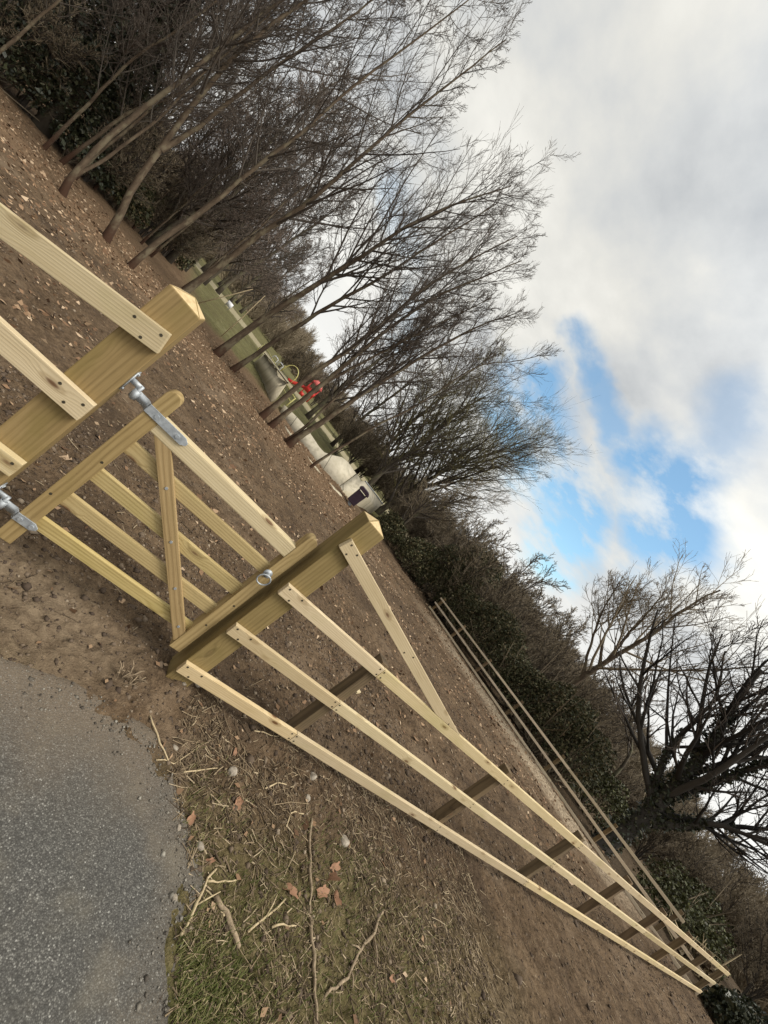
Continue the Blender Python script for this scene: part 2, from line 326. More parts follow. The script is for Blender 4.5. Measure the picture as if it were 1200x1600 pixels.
def tarmac_mat():
    m, N, b = mat('worn_tarmac'); co = N.n('ShaderNodeTexCoord').outputs['Object']
    v = N.n('ShaderNodeTexVoronoi', feature='F1', i={'Vector': co, 'Scale': 200.0}); vs = N.n('ShaderNodeSeparateColor', i={0: v.outputs['Color']})
    v2 = N.n('ShaderNodeTexVoronoi', feature='F1', i={'Vector': co, 'Scale': 92.0}); v2s = N.n('ShaderNodeSeparateColor', i={0: v2.outputs['Color']})
    n = N.noise(co, 3.5, 5, .6); n3 = N.noise(co, 220, 3, .7)
    st = N.ramp(vs.outputs[0], [(0, (.062, .060, .055)), (.45, (.102, .098, .089)), (.8, (.142, .137, .123)), (.96, (.19, .183, .164)), (1, (.33, .32, .29))])
    st2 = N.ramp(v2s.outputs[0], [(0, (.07, .068, .062)), (.6, (.118, .114, .103)), (1, (.20, .193, .172))])
    c = N.mix(N.math('MULTIPLY', N.math('GREATER_THAN', v2s.outputs[1], .62), N.mapr(v2.outputs['Distance'], .42, .3)), st, st2)
    c = N.mix(N.mapr(v.outputs['Distance'], .30, .60, 0, .6), c, (.042, .04, .036))
    c = N.mix(N.mapr(n3, .45, .7, 0, .35), c, (.05, .047, .042))
    s = N.n('ShaderNodeSeparateXYZ', i={0: co}); e = N.math('ADD', s.outputs[1], N.math('MULTIPLY', n, .5))
    d2 = N.math('MULTIPLY', N.mapr(e, -.62, -.02), N.mapr(n3, .35, .6, .5, 1)); c = N.mix(N.math('MULTIPLY', d2, .75), c, (.17, .13, .09))   # soil trodden over the edge
    d3 = N.math('MULTIPLY', N.mapr(N.math('ADD', s.outputs[0], N.math('MULTIPLY', n, .55)), .40, .62), N.mapr(n3, .38, .58, .3, 1)); c = N.mix(N.math('MULTIPLY', d3, .38), c, (.15, .12, .085))
    c = N.mix(N.mapr(n, .50, .72, 0, .42), c, (.15, .132, .10))
    h = N.math('ADD', N.math('SUBTRACT', .5, v.outputs['Distance']), N.math('MULTIPLY', N.math('SUBTRACT', .5, v2.outputs['Distance']), .8))
    setc(N, b, c, .94, N.math('ADD', h, N.math('MULTIPLY', n3, .7)), .45, .006, .08); return m
M_TAR = tarmac_mat()
def hill_mat():
    m, N, b = mat('wooded_hillside'); co = N.n('ShaderNodeTexCoord').outputs['Object']
    n = N.noise(N.mapping(co, (1, 1, .4)), .35, 6, .7); n2 = N.noise(co, 1.6, 5, .7)
    c = N.ramp(N.math('ADD', N.math('MULTIPLY', n, .5), N.math('MULTIPLY', n2, .5)), [(.34, (.07, .058, .036)), (.5, (.14, .112, .07)), (.66, (.21, .178, .11))])
    setc(N, b, c, .95, n2, .8, .5, .05); return m
M_HILL = hill_mat()

# ------------------------------------------------------------------ ground, path, hills
def axis(lo, hi, fine0, fine1, step, grow=1.12, mx=12.0):
    a = list(np.arange(fine0, fine1, step)); s = step
    while a[-1] < hi: s = min(s*grow, mx); a.append(a[-1]+s)
    s = step; b_ = [a[0]]
    while b_[-1] > lo: s = min(s*grow, mx); b_.append(b_[-1]-s)
    return np.array(b_[:0:-1]+a)
def grid_faces(nx, ny):
    i = np.arange(nx*ny).reshape(ny, nx)
    return np.stack([i[:-1, :-1], i[:-1, 1:], i[1:, 1:], i[1:, :-1]], -1).reshape(-1, 4)
ax = axis(-400, 400, -1.6, 3.4, .013, 1.018, 12); ay = axis(-60, 500, -1.7, 1.6, .013, 1.018, 12)
X, Y = np.meshgrid(ax, ay)
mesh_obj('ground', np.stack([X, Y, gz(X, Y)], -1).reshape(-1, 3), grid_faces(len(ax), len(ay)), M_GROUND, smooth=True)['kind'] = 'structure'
px = axis(-9, .7, -2.0, .7, .03, 1.15, .5); py = axis(-12, -.2, -1.8, -.18, .03, 1.15, .5)
X, Y = np.meshgrid(px, py)
mesh_obj('tarmac_path', np.stack([X, Y, .004+(fbm(X*2, Y*2, 3, 77)-.5)*.012+(fbm(X*20, Y*20, 2, 78)-.5)*.003-.05*sstep(.04, .14, poly_sd(X, Y, TAR))], -1).reshape(-1, 3), grid_faces(len(px), len(py)), M_TAR, smooth=True)['kind'] = 'structure'
def hill_z(az, r):
    top = np.interp(az, [-60, -25, -8, 0, 8, 20, 34, 48, 58, 70, 82, 95, 120], [6, 6, 7.5, 7, 4.5, 4.0, 4.5, 6.5, 7.0, 8.5, 6.0, 4.0, 3])
    near = np.interp(az, [-60, -10, 0, 20, 40, 60, 95], [70, 84, 84, 70, 52, 46, 40])
    return -1.0+top*sstep(0, 1, (r-near)/55.0)
A_, Rr = np.meshgrid(np.radians(np.linspace(-60, 120, 240)), np.linspace(34, 320, 60))
hx, hy = CAM[0]+Rr*np.sin(A_), CAM[1]+Rr*np.cos(A_)
hz = hill_z(np.degrees(A_), Rr)+(fbm(hx*.12, hy*.12, 4, 91)-.5)*2.5*sstep(60, 110, Rr)
hz = np.where(Rr < 45, np.minimum(hz, -1.6), hz)-.6
mesh_obj('hills', np.stack([hx, hy, hz], -1).reshape(-1, 3), grid_faces(240, 60)[:, ::-1], M_HILL, smooth=True)['kind'] = 'structure'

# ------------------------------------------------------------------ timber builders
def plank_mesh(name, outline, t, bev=.003, holes=(), headr=.006, headz=.0012, m0=None, m1=None, lum=0.0):
    """outline in local (x along, z across); thickness local y from 0 (front) to t; screw heads on the front"""
    bm = bmesh.new()
    fr = [bm.verts.new((x, 0, z)) for x, z in outline]; bk = [bm.verts.new((x, t, z)) for x, z in outline]
    n = len(outline); bm.faces.new(fr); bm.faces.new(bk[::-1])
    for i in range(n): bm.faces.new((fr[i], bk[i], bk[(i+1) % n], fr[(i+1) % n]))
    bmesh.ops.recalc_face_normals(bm, faces=bm.faces)
    if bev: bmesh.ops.bevel(bm, geom=bm.edges[:], offset=bev, segments=2, profile=.6, affect='EDGES', clamp_overlap=True)
    for hx_, hz_ in holes:
        k = 10; c = [bm.verts.new((hx_+headr*math.cos(2*math.pi*i/k), -headz, hz_+headr*math.sin(2*math.pi*i/k))) for i in range(k)]
        d = [bm.verts.new((v.co.x, .001, v.co.z)) for v in c]
        fs = [bm.faces.new(c)]+[bm.faces.new((c[i], c[(i+1) % k], d[(i+1) % k], d[i])) for i in range(k)]
        for f in fs: f.material_index = 1
        bmesh.ops.recalc_face_normals(bm, faces=fs)
    me = bpy.data.meshes.new(name); bm.to_mesh(me); bm.free()
    me.materials.append(m0); me.materials.append(m1 or M_SCREW)
    return me
def frame_mat(p0, ax_x, ax_y):
    x = Vector(ax_x).normalized(); y = Vector(ax_y); y = (y-x*y.dot(x)).normalized(); z = x.cross(y)
    return Matrix(((x.x, y.x, z.x, p0[0]), (x.y, y.y, z.y, p0[1]), (x.z, y.z, z.z, p0[2]), (0, 0, 0, 1)))
def put(name, me, Mx, parent=None):
    o = bpy.data.objects.new(name, me); COL.objects.link(o)
    if parent: o.parent = parent; o.matrix_basis = Matrix.Translation(-parent.location) @ Mx
    else: o.matrix_basis = Mx
    return o
def plank(name, p0, axx, axy, L, w, t, m, parent, holes=(), bev=.003, outline=None, **k):
    """p0 = lower near corner (x start, front face, bottom)"""
    return put(name, plank_mesh(name, outline or [(0, 0), (L, 0), (L, w), (0, w)], t, bev, holes, m0=m, **k), frame_mat(p0, axx, axy), parent)
def post_mesh(name, h, w, d, apex, m, bev=.004):
    """post standing along local x (so the grain runs up), width on local z, depth on local y"""
    bm = bmesh.new(); z0 = -.35
    b_ = [bm.verts.new((z0, y, z)) for y, z in ((0, 0), (0, w), (d, w), (d, 0))]; t_ = [bm.verts.new((h, v.co.y, v.co.z)) for v in b_]
    bm.faces.new(b_[::-1])
    for i in range(4): bm.faces.new((b_[i], b_[(i+1) % 4], t_[(i+1) % 4], t_[i]))
    if apex:
        a = bm.verts.new((h+apex, d/2, w/2))
        for i in range(4): bm.faces.new((t_[i], t_[(i+1) % 4], a)).material_index = 1
    else: bm.faces.new(t_)
    bmesh.ops.recalc_face_normals(bm, faces=bm.faces)
    bmesh.ops.bevel(bm, geom=bm.edges[:], offset=bev, segments=2, profile=.6, affect='EDGES', clamp_overlap=True)
    me = bpy.data.meshes.new(name); bm.to_mesh(me); bm.free(); me.materials.append(m); me.materials.append(M_CAP); return me
UPX = (0, 0, 1)
def stand(name, me, x, y, parent, z=0.0, yaw=0.0):
    # local x -> up, local y -> +y (away), local z = x cross y = -x world ... so start at the right-hand edge
    yv = (math.sin(yaw), math.cos(yaw), 0)
    return put(name, me, frame_mat((x, y, z), UPX, yv), parent)
SL = .0103
# right-hand run of fence -----------------------------------------------------
XR, WR, TR = .022, .136, .03
near = thing('post_and_rail_fence', 'new pale timber fence running right from the gate latch post, with a slanting top board', 'fence', (XR+WR/2, .07, 0))
stand('gate_post', post_mesh('gate_post', 1.387, WR, WR, .034, M_POST, .004), XR+WR, 0, near)
RZ = [('rail', .865, .790), ('rail', .517, .4475), ('rail', .179, .108)]
PX = [.859+1.8*i for i in range(8)]
FPW, FPD = .066, .085
fp_me = post_mesh('post', .90, FPW, FPD, .0, M_FPOST, .004)
for i, x in enumerate(PX):
    o = stand('post', fp_me, x+FPW, 0, near, z=SL*x+(-.02 if i == 0 else 0))
bounds = [XR-.001]+[PX[k]+FPW/2 for k in (0, 2, 4, 6)]+[13.62]
for name, zt, zb in RZ:
    for j in range(len(bounds)-1):
        a, b_ = bounds[j], bounds[j+1]-.003; L = b_-a; w = zt-zb; hs = []
        px_ = [XR+WR/2]*(j == 0)+[p+FPW/2 for p in PX if a-.05 < p+FPW/2 < b_+.05]
        for q in px_:
            q = min(max(q-a, .02), L-.02)
            if j == 0 and q < .1: hs += [(.024, w*.82), (.072, w*.17), (.12, w*.80)]
            else: hs += [(q-.008, w*.78), (q+.006, w*.24)]
        plank(name, (a, -TR, zb+SL*(a-XR)), (1, 0, SL), (0, 1, 0), L, w, TR-.001, M_RAIL, near, hs)
# slanting board mitred onto the top rail
z_at = lambda x: .865+SL*(x-XR)+.0015
p0 = Vector((.022, 0, 1.188)); d_ = Vector((1.79-.036, 0, .896-1.262)).normalized(); nz = Vector((-d_.z, 0, d_.x))
def loc2(x, z): v = Vector((x, 0, z))-p0; return (v.dot(d_), v.dot(nz))
tl = loc2(.036, 1.262); bl = (0, 0)
def cut(off):
    t = 0.0; base = p0+nz*off
    for _ in range(60): t += ((base+d_*t).z-z_at((base+d_*t).x))*2.0
    v = base+d_*t; return loc2(v.x, v.z)
wS = tl[1]; cb, ct = cut(0), cut(wS)
plank('slanting_rail', (p0.x, -TR, p0.z), d_, (0, 1, 0), 0, 0, TR-.001, M_RAIL, near, [(.022, wS*.8), (.055, wS*.2), (.09, wS*.8), ((PX[0]-.02)/d_.x, wS*.3), ((PX[0]+.05)/d_.x, wS*.75), (ct[0]-.18, wS*.6)], bev=.0025, outline=[bl, cb, ct, tl])
# left-hand run with the hinge post ------------------------------------------
XL, WL = -1.243, .143
left = thing('post_and_rail_fence', 'short end of timber fence left of the gate, its broad hinge post close by', 'fence', (XL+WL/2, .07, 0))
stand('gate_post', post_mesh('gate_post', 1.394, WL, WL, .034, M_POST, .004), XL+WL, 0, left)
for zt, zb in ((.878, .788), (.513, .438), (.18, .105)):
    L = 2.3; w = zt-zb
    plank('rail', (-1.099-L, -.036, zb), (1, 0, 0), (0, 1, 0), L, w, .035, M_RAIL, left, [(L-.025, w*.72), (L-.07, w*.25), (L-.12, w*.75), (L-.95, w*.75), (L-.96, w*.25)])
dv = Vector((-1.101+1.656, 0, 1.276-1.151)).normalized(); e0 = Vector((-1.100, 0, 1.191)); Ls = 1.55
plank('slanting_rail', (e0.x-dv.x*Ls, -.036, e0.z-dv.z*Ls), dv, (0, 1, 0), Ls, .088, .035, M_RAIL, left, [(Ls-.022, .066), (Ls-.07, .014), (Ls-.118, .062)])
for x in (-2.1, -3.3): stand('post', fp_me, x, 0, left)

# ------------------------------------------------------------------ gate
gate = thing('timber_gate', 'small closed timber gate with five bars, a diagonal brace and galvanised strap hinges', 'gate', (-.50, .085, .13))
def arc_outline(L, w, r):
    pts = [(0, 0), (L-r, 0)]
    pts += [(L-r+r*math.sin(a), w/2-(w/2)*math.cos(a)) for a in np.linspace(0, math.pi, 15)[1:-1]]
    return pts+[(L-r, w), (0, w)]
def stile(x0, w, z0, z1, y, d, holes):
    return plank('stile', (x0+w, y, z0), UPX, (0, 1, 0), 0, 0, d, M_STILE, gate, holes, bev=.005, outline=arc_outline(z1-z0, w, .034))
stile(-.987, .070, .135, 1.118, .048, .07, [(.55, .02), (.3, .05)])
ls = stile(-.083, .067, .147, 1.106, .050, .07, [(.22, .03), (.40, .02)])
RA = -.917; RB = -.083
for zt, zb, t, y in ((1.003, .922, .062, .054), (.833, .765, .024, .079), (.644, .573, .024, .079), (.470, .400, .024, .079), (.303, .237, .024, .079)):
    plank('bar', (RA-.004, y, zb), (1, 0, 0), (0, 1, 0), RB-RA+.008, zt-zb, t, M_GRAIL if t < .05 else M_RAIL, gate, bev=.0035 if t < .05 else .007)
bA = Vector((-.888, .056, .956)); bB = Vector((-.070, .056, .205)); bd = (bB-bA).normalized(); bn = Vector((-bd.z, 0, bd.x)); BL = (bB-bA).length; bw = .062
hb = []
for xx in (-.699, -.50, -.308, -.135):
    hb.append(((xx-bA.x)/bd.x, bw*.52))
plank('brace', tuple(bA-bn*bw/2), bd, (0, 1, 0), BL, bw, .022, M_STILE, gate, hb, m1=M_GALV, headr=.007, headz=.004)
def strap(zc, x_tip, x_bend, h, y):
    L = x_tip-x_bend; t = .006
    s = plank('strap_hinge', (x_bend, y, zc-h/2), (1, 0, 0), (0, 1, 0), 0, 0, t, M_GALV, gate, [(L*.24, h*.5), (L*.76, h*.5)], bev=.001, outline=[(0, 0), (L-.02, 0), (L, h*.35), (L, h*.65), (L-.02, h), (0, h)], m1=M_GALV, headr=.009, headz=.005)
    # cranked tail with the eye rolled round the pin, one swept strip
    prof = [(0, 0), (-.004, .004), (-.010, .016), (-.016, .022), (-.052, .024)]
    for a in np.linspace(90, 380, 13): prof.append((-.064+.013*math.cos(R_(a)), .011+.013*math.sin(R_(a))))
    V, F = [], []
    for i, (x, yy) in enumerate(prof):
        a = np.array(prof[max(i-1, 0)]); b_ = np.array(prof[min(i+1, len(prof)-1)]); d = (b_-a)/np.linalg.norm(b_-a); n = np.array([-d[1], d[0]])*.0025
        for sx, sz in ((1, -h/2), (1, h/2), (-1, h/2), (-1, -h/2)): V.append((x_bend+x+n[0]*sx, y+.003+yy+n[1]*sx, zc+sz))
    for i in range(len(prof)-1):
        for k in range(4): F.append((4*i+k, 4*i+(k+1) % 4, 4*i+4+(k+1) % 4, 4*i+4+k))
    F += [(0, 1, 2, 3), tuple(range(4*len(prof)-4, 4*len(prof)))[::-1]]
    tl_ = mesh_obj('hinge_eye', np.array(V)-np.array([x_bend, y, zc-h/2]), np.array(F), M_GALV); tl_.parent = s
    return x_bend-.064, y+.014
def tube_np(pts, rad, k=8, cap=True):
    pts = np.asarray(pts, float); rad = np.broadcast_to(np.asarray(rad, float), (len(pts),))
    V, F = tubes(pts[None], rad[None], k)
    if cap:
        n = len(pts); return V, [F, np.array([list(range(k))[::-1], list(range((n-1)*k, n*k))])]
    return V, F
def tubes(P, Rd, k):
    """P (M,N,3), Rd (M,N) -> verts, quads"""
    M_, N_, _ = P.shape
    T = np.gradient(P, axis=1); T /= np.linalg.norm(T, axis=2, keepdims=True)+1e-12
    mt = T.mean(1); ref = np.where(np.abs(mt[:, 2:3]) > .8, np.array([[1., .13, 0]]), np.array([[.05, .1, 1.]]))
    n1 = np.cross(T, ref[:, None, :]); n1 /= np.linalg.norm(n1, axis=2, keepdims=True)+1e-12; n2 = np.cross(T, n1)
    a = np.linspace(0, 2*np.pi, k, endpoint=False)
    V = P[:, :, None, :]+Rd[:, :, None, None]*(n1[:, :, None, :]*np.cos(a)[None, None, :, None]+n2[:, :, None, :]*np.sin(a)[None, None, :, None])
    i = np.arange(M_*N_*k).reshape(M_, N_, k); j = np.roll(i, -1, axis=2)
    F = np.stack([i[:, :-1], j[:, :-1], j[:, 1:], i[:, 1:]], -1).reshape(-1, 4)
    return V.reshape(-1, 3), F
def joinVF(parts):
    Vs, Fs, o = [], [], 0
    for V, F in parts:
        Vs.append(V)
        for f in (F if isinstance(F, list) else [F]): Fs.append(np.asarray(f)+o)
        o += len(V)
    return np.concatenate(Vs), Fs
def boxVF(x0, x1, y0, y1, z0, z1):
    V = np.array([(x, y, z) for x in (x0, x1) for y in (y0, y1) for z in (z0, z1)], float)
    return V, np.array([(0, 1, 3, 2), (4, 6, 7, 5), (0, 4, 5, 1), (2, 3, 7, 6), (0, 2, 6, 4), (1, 5, 7, 3)])
def gpart(name, parts, m, root, smooth=False):
    V, F = joinVF(parts); return mesh_obj(name, V-np.array(root.location), F, m, root, smooth)
for zc, tip, h in ((.993, -.785, .040), (.265, -.894, .040)):
    ex, ey = strap(zc, tip, -.988, h, .041)
    gx = XL+WL
    gp = gpart('hinge_hook', [boxVF(gx+.0005, gx+.005, ey-.02, ey+.024, zc-.025, zc+.075), boxVF(gx, ex+.004, ey-.004, ey+.004, zc+.022, zc+.045), tube_np([(ex, ey, zc-.025), (ex, ey, zc+.044)], .0075, 12)]+
          [tube_np([(gx+.004, ey+dy, zc+dz), (gx+.010, ey+dy, zc+dz)], .006, 6) for dy, dz in ((-.012, .07), (.014, .06), (-.01, -.015))], M_GALV, left)
# ring latch
lx, lz = -.068, .803
latch = gpart('ring_latch', [tube_np([(lx, .051, lz), (lx, .044, lz)], .024, 20), tube_np([(lx, .044, lz), (lx, .022, lz), (lx, .014, lz)], [.011, .011, .008], 16)], M_GALV, gate, False)
a = np.linspace(0, 2*np.pi, 33); rr = .034
ringp = np.stack([lx-.004+rr*np.cos(a), .010-.006*np.sin(a), lz-.022+rr*np.sin(a)], -1)
V, F = tubes(ringp[None], np.full((1, 33), .0042), 8)
o = mesh_obj('ring_handle', V-np.array(gate.location), F, M_GALV, latch, True)

# ------------------------------------------------------------------ far fence
A_f = np.array([13.69, .88, .853]); B_f = np.array([12.36, 12.80, .150])
far = thing('post_and_rail_fence', 'long low three-rail fence across the far side of the bare field', 'fence', (13.0, 6.8, -.2))
df = B_f-A_f
def fpt(t): return A_f+df*t
tv = Vector(df).normalized()
for k in range(3):
    t0 = 0.0 if k == 0 else -.075
    for j, (ta, tb) in enumerate(((t0, .30), (.301, .62), (.621, 1.0))):
        p = fpt(tb)-np.array([.05, 0, .34*k+.075]); L = np.linalg.norm(df)*(tb-ta)
        plank('rail', tuple(p), tuple(-tv), (1, .11, 0), L, .075, .03, M_FRAIL, far, bev=.002)
ffp = post_mesh('post', 1.02, .085, .085, 0, M_FPOST, .004)
for t in (0.01, .165, .33, .5, .665, .83, .985):
    p = fpt(t); stand('post', ffp, p[0]+.02, p[1], far, p[2]-.93, yaw=R_(84))

# ------------------------------------------------------------------ trees
rng = np.random.RandomState(7)
def resample(P, n):
    P = np.asarray(P, float); s = np.concatenate([[0], np.cumsum(np.linalg.norm(np.diff(P, axis=0), axis=1))]); u = np.linspace(0, s[-1], n)
    # smooth interpolation through the control points
    Q = np.stack([np.interp(u, s, P[:, k]) for k in range(3)], -1)
    for _ in range(2): Q[1:-1] = .25*Q[:-2]+.5*Q[1:-1]+.25*Q[2:]
    return Q, s[-1]
def spawn(rs, P, Rd, Ln, per, ang, angsd, lratio, tmin, tmax, trop, wig, N, rr, rmin, tip=.35, lsd=.25, taper=.75):
    """children for every polyline of P (M,N0,3); returns child polylines, radii, lengths"""
    M_, N0, _ = P.shape
    cnt = np.maximum(0, np.round(per*(.7+.6*rs.rand(M_)))).astype(int) if np.isscalar(per) else np.asarray(per)
    idx = np.repeat(np.arange(M_), cnt); K = len(idx)
    j = np.concatenate([np.arange(c) for c in cnt]) if K else np.zeros(0)
    t = tmin+(tmax-tmin)*((j+rs.rand(K)*.9)/np.maximum(cnt[idx], 1))
    f = t*(N0-1); i0 = np.clip(f.astype(int), 0, N0-2); u = (f-i0)[:, None]
    pos = P[idx, i0]*(1-u)+P[idx, i0+1]*u; tan = P[idx, i0+1]-P[idx, i0]; tan /= np.linalg.norm(tan, axis=1, keepdims=True)+1e-9
    r0 = (Rd[idx, i0]*(1-u[:, 0])+Rd[idx, i0+1]*u[:, 0])
    ref = np.where(np.abs(tan[:, 2:3]) > .9, np.array([[1., 0, 0]]), np.array([[0., 0, 1.]]))
    a1 = np.cross(tan, ref); a1 /= np.linalg.norm(a1, axis=1, keepdims=True); a2 = np.cross(tan, a1)
    ph = j*2.4+rs.rand(K)*1.6+idx*1.7; A = np.radians(ang+angsd*rs.randn(K))[:, None]
    d = tan*np.cos(A)+(a1*np.cos(ph)[:, None]+a2*np.sin(ph)[:, None])*np.sin(A)
    L = Ln[idx]*lratio*(1-(1-tip)*(t-tmin)/max(tmax-tmin, 1e-6))*np.exp(lsd*rs.randn(K))
    out = np.empty((K, N, 3)); out[:, 0] = pos; st = (L/(N-1))[:, None]
    for k in range(1, N):
        d = d+np.array([0, 0, trop])/(N-1)+wig*rs.randn(K, 3); d /= np.linalg.norm(d, axis=1, keepdims=True)
        out[:, k] = out[:, k-1]+d*st
    rs0 = np.maximum(np.minimum(r0*rr, r0*.9), rmin)
    rad = rs0[:, None]*(1-taper*np.linspace(0, 1, N))[None, :]
    return out, np.maximum(rad, rmin*.75), L
def grow(seed, trunks, nl=26, la=42, ll=.34, tmin=.25, trop=.5, n2=8, n3=7, n4=4, rt=.0065, l2=.46, l3=.52, l4=.62, wig=.06, droop=.22, tip=.35, tw_tmin=.25, ang3=33, ang4=30, limbN=8):
    """trunks: list of (points, r0, r1). returns (trunk VF list, limb VF list, twig VF list)"""
    rs = np.random.RandomState(seed); TV, LV, WV = [], [], []
    for pts, r0, r1 in trunks:
        Q, L = resample(pts, 22); s = np.linspace(0, 1, 22)
        rad = r0+(r1-r0)*s**.85; rad[0] *= 1.35; rad[1] *= 1.12
        Q[2:-1] += rs.randn(19, 3)*.010
        TV.append(tubes(Q[None], rad[None], 10))
        Lb = np.array([L])
        P1, R1, L1 = spawn(rs, Q[None], rad[None], Lb, np.array([nl]), la, 8, ll, tmin, .99, trop, wig*.7, limbN, .55, rt*1.6, tip)
        LV.append(tubes(P1, R1, 6))
        P2, R2, L2 = spawn(rs, P1, R1, L1, n2, 40, 9, l2, .15, .97, trop*.7, wig, 6, .62, rt*1.2, .45)
        LV.append(tubes(P2, R2, 4))
        P3, R3, L3 = spawn(rs, P2, R2, L2, n3, ang3, 10, l3, .12, 1.0, droop, wig*1.2, 5, .7, rt, .5)
        WV.append(tubes(P3, R3, 3))
        if n4:
            P4, R4, L4 = spawn(rs, P3, R3, L3, n4, ang4, 11, l4, .15, 1.0, droop, wig*1.4, 4, .8, rt*.8, .6)
            WV.append(tubes(P4, R4, 3))
    return TV, LV, WV
def tree(name, label, seed, trunks, cat='tree', mt=None, ml=None, mw=None, group=None, **k):
    root = np.array(trunks[0][0][0], float); root[2] = max(root[2], -2)
    o = thing(name, label, cat, tuple(root), group)
    TV, LV, WV = grow(seed, trunks, **k)
    gpart('trunk', TV, mt or M_BARK, o, True)
    gpart('limbs', LV, ml or M_LIMB, o, True)
    gpart('twigs', WV, mw or M_TWIG, o)
    return o
def extend(p, n=1, dz=2.0):
    p = list(p); a = np.array(p[-3]); b_ = np.array(p[-1]); d = (b_-a)/np.linalg.norm(b_-a); p.append(tuple(b_+d*dz)); return p
T1 = extend([(-6.83, 14.13, -1.0), (-7.05, 14.05, -.52), (-7.03, 14.06, 0), (-7.08, 14.04, .94), (-7.06, 14.05, 2.06), (-7.02, 14.06, 3.22), (-6.98, 14.08, 4.3), (-6.95, 14.09, 5.71), (-6.89, 14.11, 6.91)], dz=4)
T1b = extend([(-7.0, 14.07, -.55), (-6.84, 14.13, .35), (-6.79, 14.15, 1.37), (-6.73, 14.17, 2.52), (-6.81, 14.14, 3.86)], dz=3)
T2 = extend([(-5.61, 14.53, -1.0), (-5.74, 14.49, -.18), (-6.08, 14.39, .45), (-6.16, 14.37, 1.3), (-6.3, 14.32, 2.3), (-6.5, 14.25, 2.97), (-6.51, 14.25, 3.78), (-6.67, 14.19, 4.56), (-6.7, 14.18, 5.29), (-6.73, 14.17, 6.18), (-6.63, 14.21, 7.11)], dz=3.5)
T2b = extend([(-6.28, 14.33, 2.1), (-6.1, 14.39, 3.34), (-6.17, 14.36, 4.04), (-6.1, 14.38, 4.89), (-6.02, 14.41, 6.6), (-5.88, 14.45, 8.14)], dz=3)
T3 = [(-4.77, 14.55, -1.1), (-4.82, 14.53, -.24), (-4.77, 14.54, .69), (-4.68, 14.57, 1.87), (-4.63, 14.58, 3.0), (-4.7, 14.56, 4.04), (-4.57, 14.59, 5.16), (-4.57, 14.59, 6.53), (-4.64, 14.58, 7.61), (-4.6, 14.58, 9.14), (-4.48, 14.61, 10.48), (-4.42, 14.62, 12.6)]
T4 = [(-3.76, 16.98, -1.1), (-3.77, 16.98, -.23), (-3.67, 16.99, .53), (-3.66, 16.99, 1.57), (-3.68, 16.99, 2.93), (-3.51, 17.01, 4.24), (-3.4, 17.03, 5.47), (-3.45, 17.02, 7.41), (-3.53, 17.01, 9.36), (-3.45, 17.02, 12.02), (-3.39, 17.03, 14.6)]
T5 = [(-1.47, 16.68, -1.11), (-1.44, 16.68, .04), (-1.43, 16.68, .98), (-1.34, 16.69, 2.05), (-1.25, 16.69, 3.02), (-1.12, 16.69, 4.25), (-.89, 16.69, 6.11), (-.76, 16.69, 8.13), (-.2, 16.68, 10.54), (.5, 16.6, 12.6)]
T6 = extend([(-.67, 16.69, -1.01), (-.58, 16.69, -.1), (-.56, 16.69, .9), (-.41, 16.68, 2.32), (-.28, 16.68, 3.58), (-.12, 16.67, 4.92), (.16, 16.66, 6.16), (.29, 16.65, 8.3), (.55, 16.63, 10.4)], dz=1.5)
T7 = [(1.17, 14.46, -.95), (1.16, 14.46, .51), (1.08, 14.47, 1.33), (1.18, 14.46, 2.48), (1.27, 14.44, 3.45), (1.27, 14.44, 4.37), (1.23, 14.45, 5.57), (1.16, 14.46, 6.85), (1.45, 14.42, 9.0), (1.8, 14.35, 10.8)]
T8 = [(1.67, 14.59, -1.0), (1.68, 14.59, -.13), (1.64, 14.59, .87), (1.65, 14.59, 1.75), (1.61, 14.6, 3.04), (1.53, 14.61, 4.84), (1.63, 14.59, 6.27), (1.73, 14.58, 7.45), (2.25, 14.48, 9.2), (2.6, 14.35, 10.6)]
T8b = [(1.65, 14.6, 1.75), (1.85, 14.6, 2.9), (2.05, 14.58, 4.1), (2.3, 14.5, 5.6), (2.7, 14.45, 7.4), (3.0, 14.4, 9.0)]
T9 = [(2.71, 14.8, -1.0), (2.69, 14.8, -.25), (2.82, 14.77, .44), (2.86, 14.76, 1.34), (2.9, 14.76, 2.23), (2.92, 14.75, 2.93), (3.1, 14.71, 4.42), (3.29, 14.66, 6.21), (3.63, 14.57, 8.2), (4.1, 14.4, 9.6)]
T9b = [(2.55, 14.9, -.95), (2.6, 14.92, .3), (2.45, 14.95, 1.6), (2.4, 14.98, 3.2), (2.6, 15.0, 5.0), (2.8, 15.0, 7.2)]
T10 = [(4.16, 15.25, -1.1), (4.1, 15.27, -.54), (4.23, 15.23, .27), (4.35, 15.19, 1.15), (4.36, 15.19, 1.98), (4.51, 15.14, 2.91), (4.89, 15.01, 4.68), (4.94, 15.0, 6.43), (5.01, 14.97, 7.66), (5.94, 14.62, 8.98), (6.35, 14.44, 10.2)]
AL = dict(n2=7, n3=6, n4=3, rt=.0055, wig=.06)
tree('bare_tree', 'bare two-stemmed tree at the left end of the row, before dark ivy bushes', 101, [(T1, .082, .018), (T1b, .048, .012)], nl=18, ll=.26, tmin=.35, **AL)
tree('bare_tree', 'crooked bare tree with a bent foot and forked stem', 102, [(T2, .108, .018), (T2b, .068, .014)], nl=17, ll=.26, tmin=.38, **AL)
tree('bare_tree', 'tall straight bare tree with mottled bark rising behind the broad hinge post', 103, [(T3, .09, .014)], nl=26, ll=.25, tmin=.3, **AL)
tree('bare_tree', 'tallest bare tree of the row, its top leaving the picture against white cloud', 104, [(T4, .14, .018)], nl=30, ll=.24, tmin=.30, la=34, **AL)
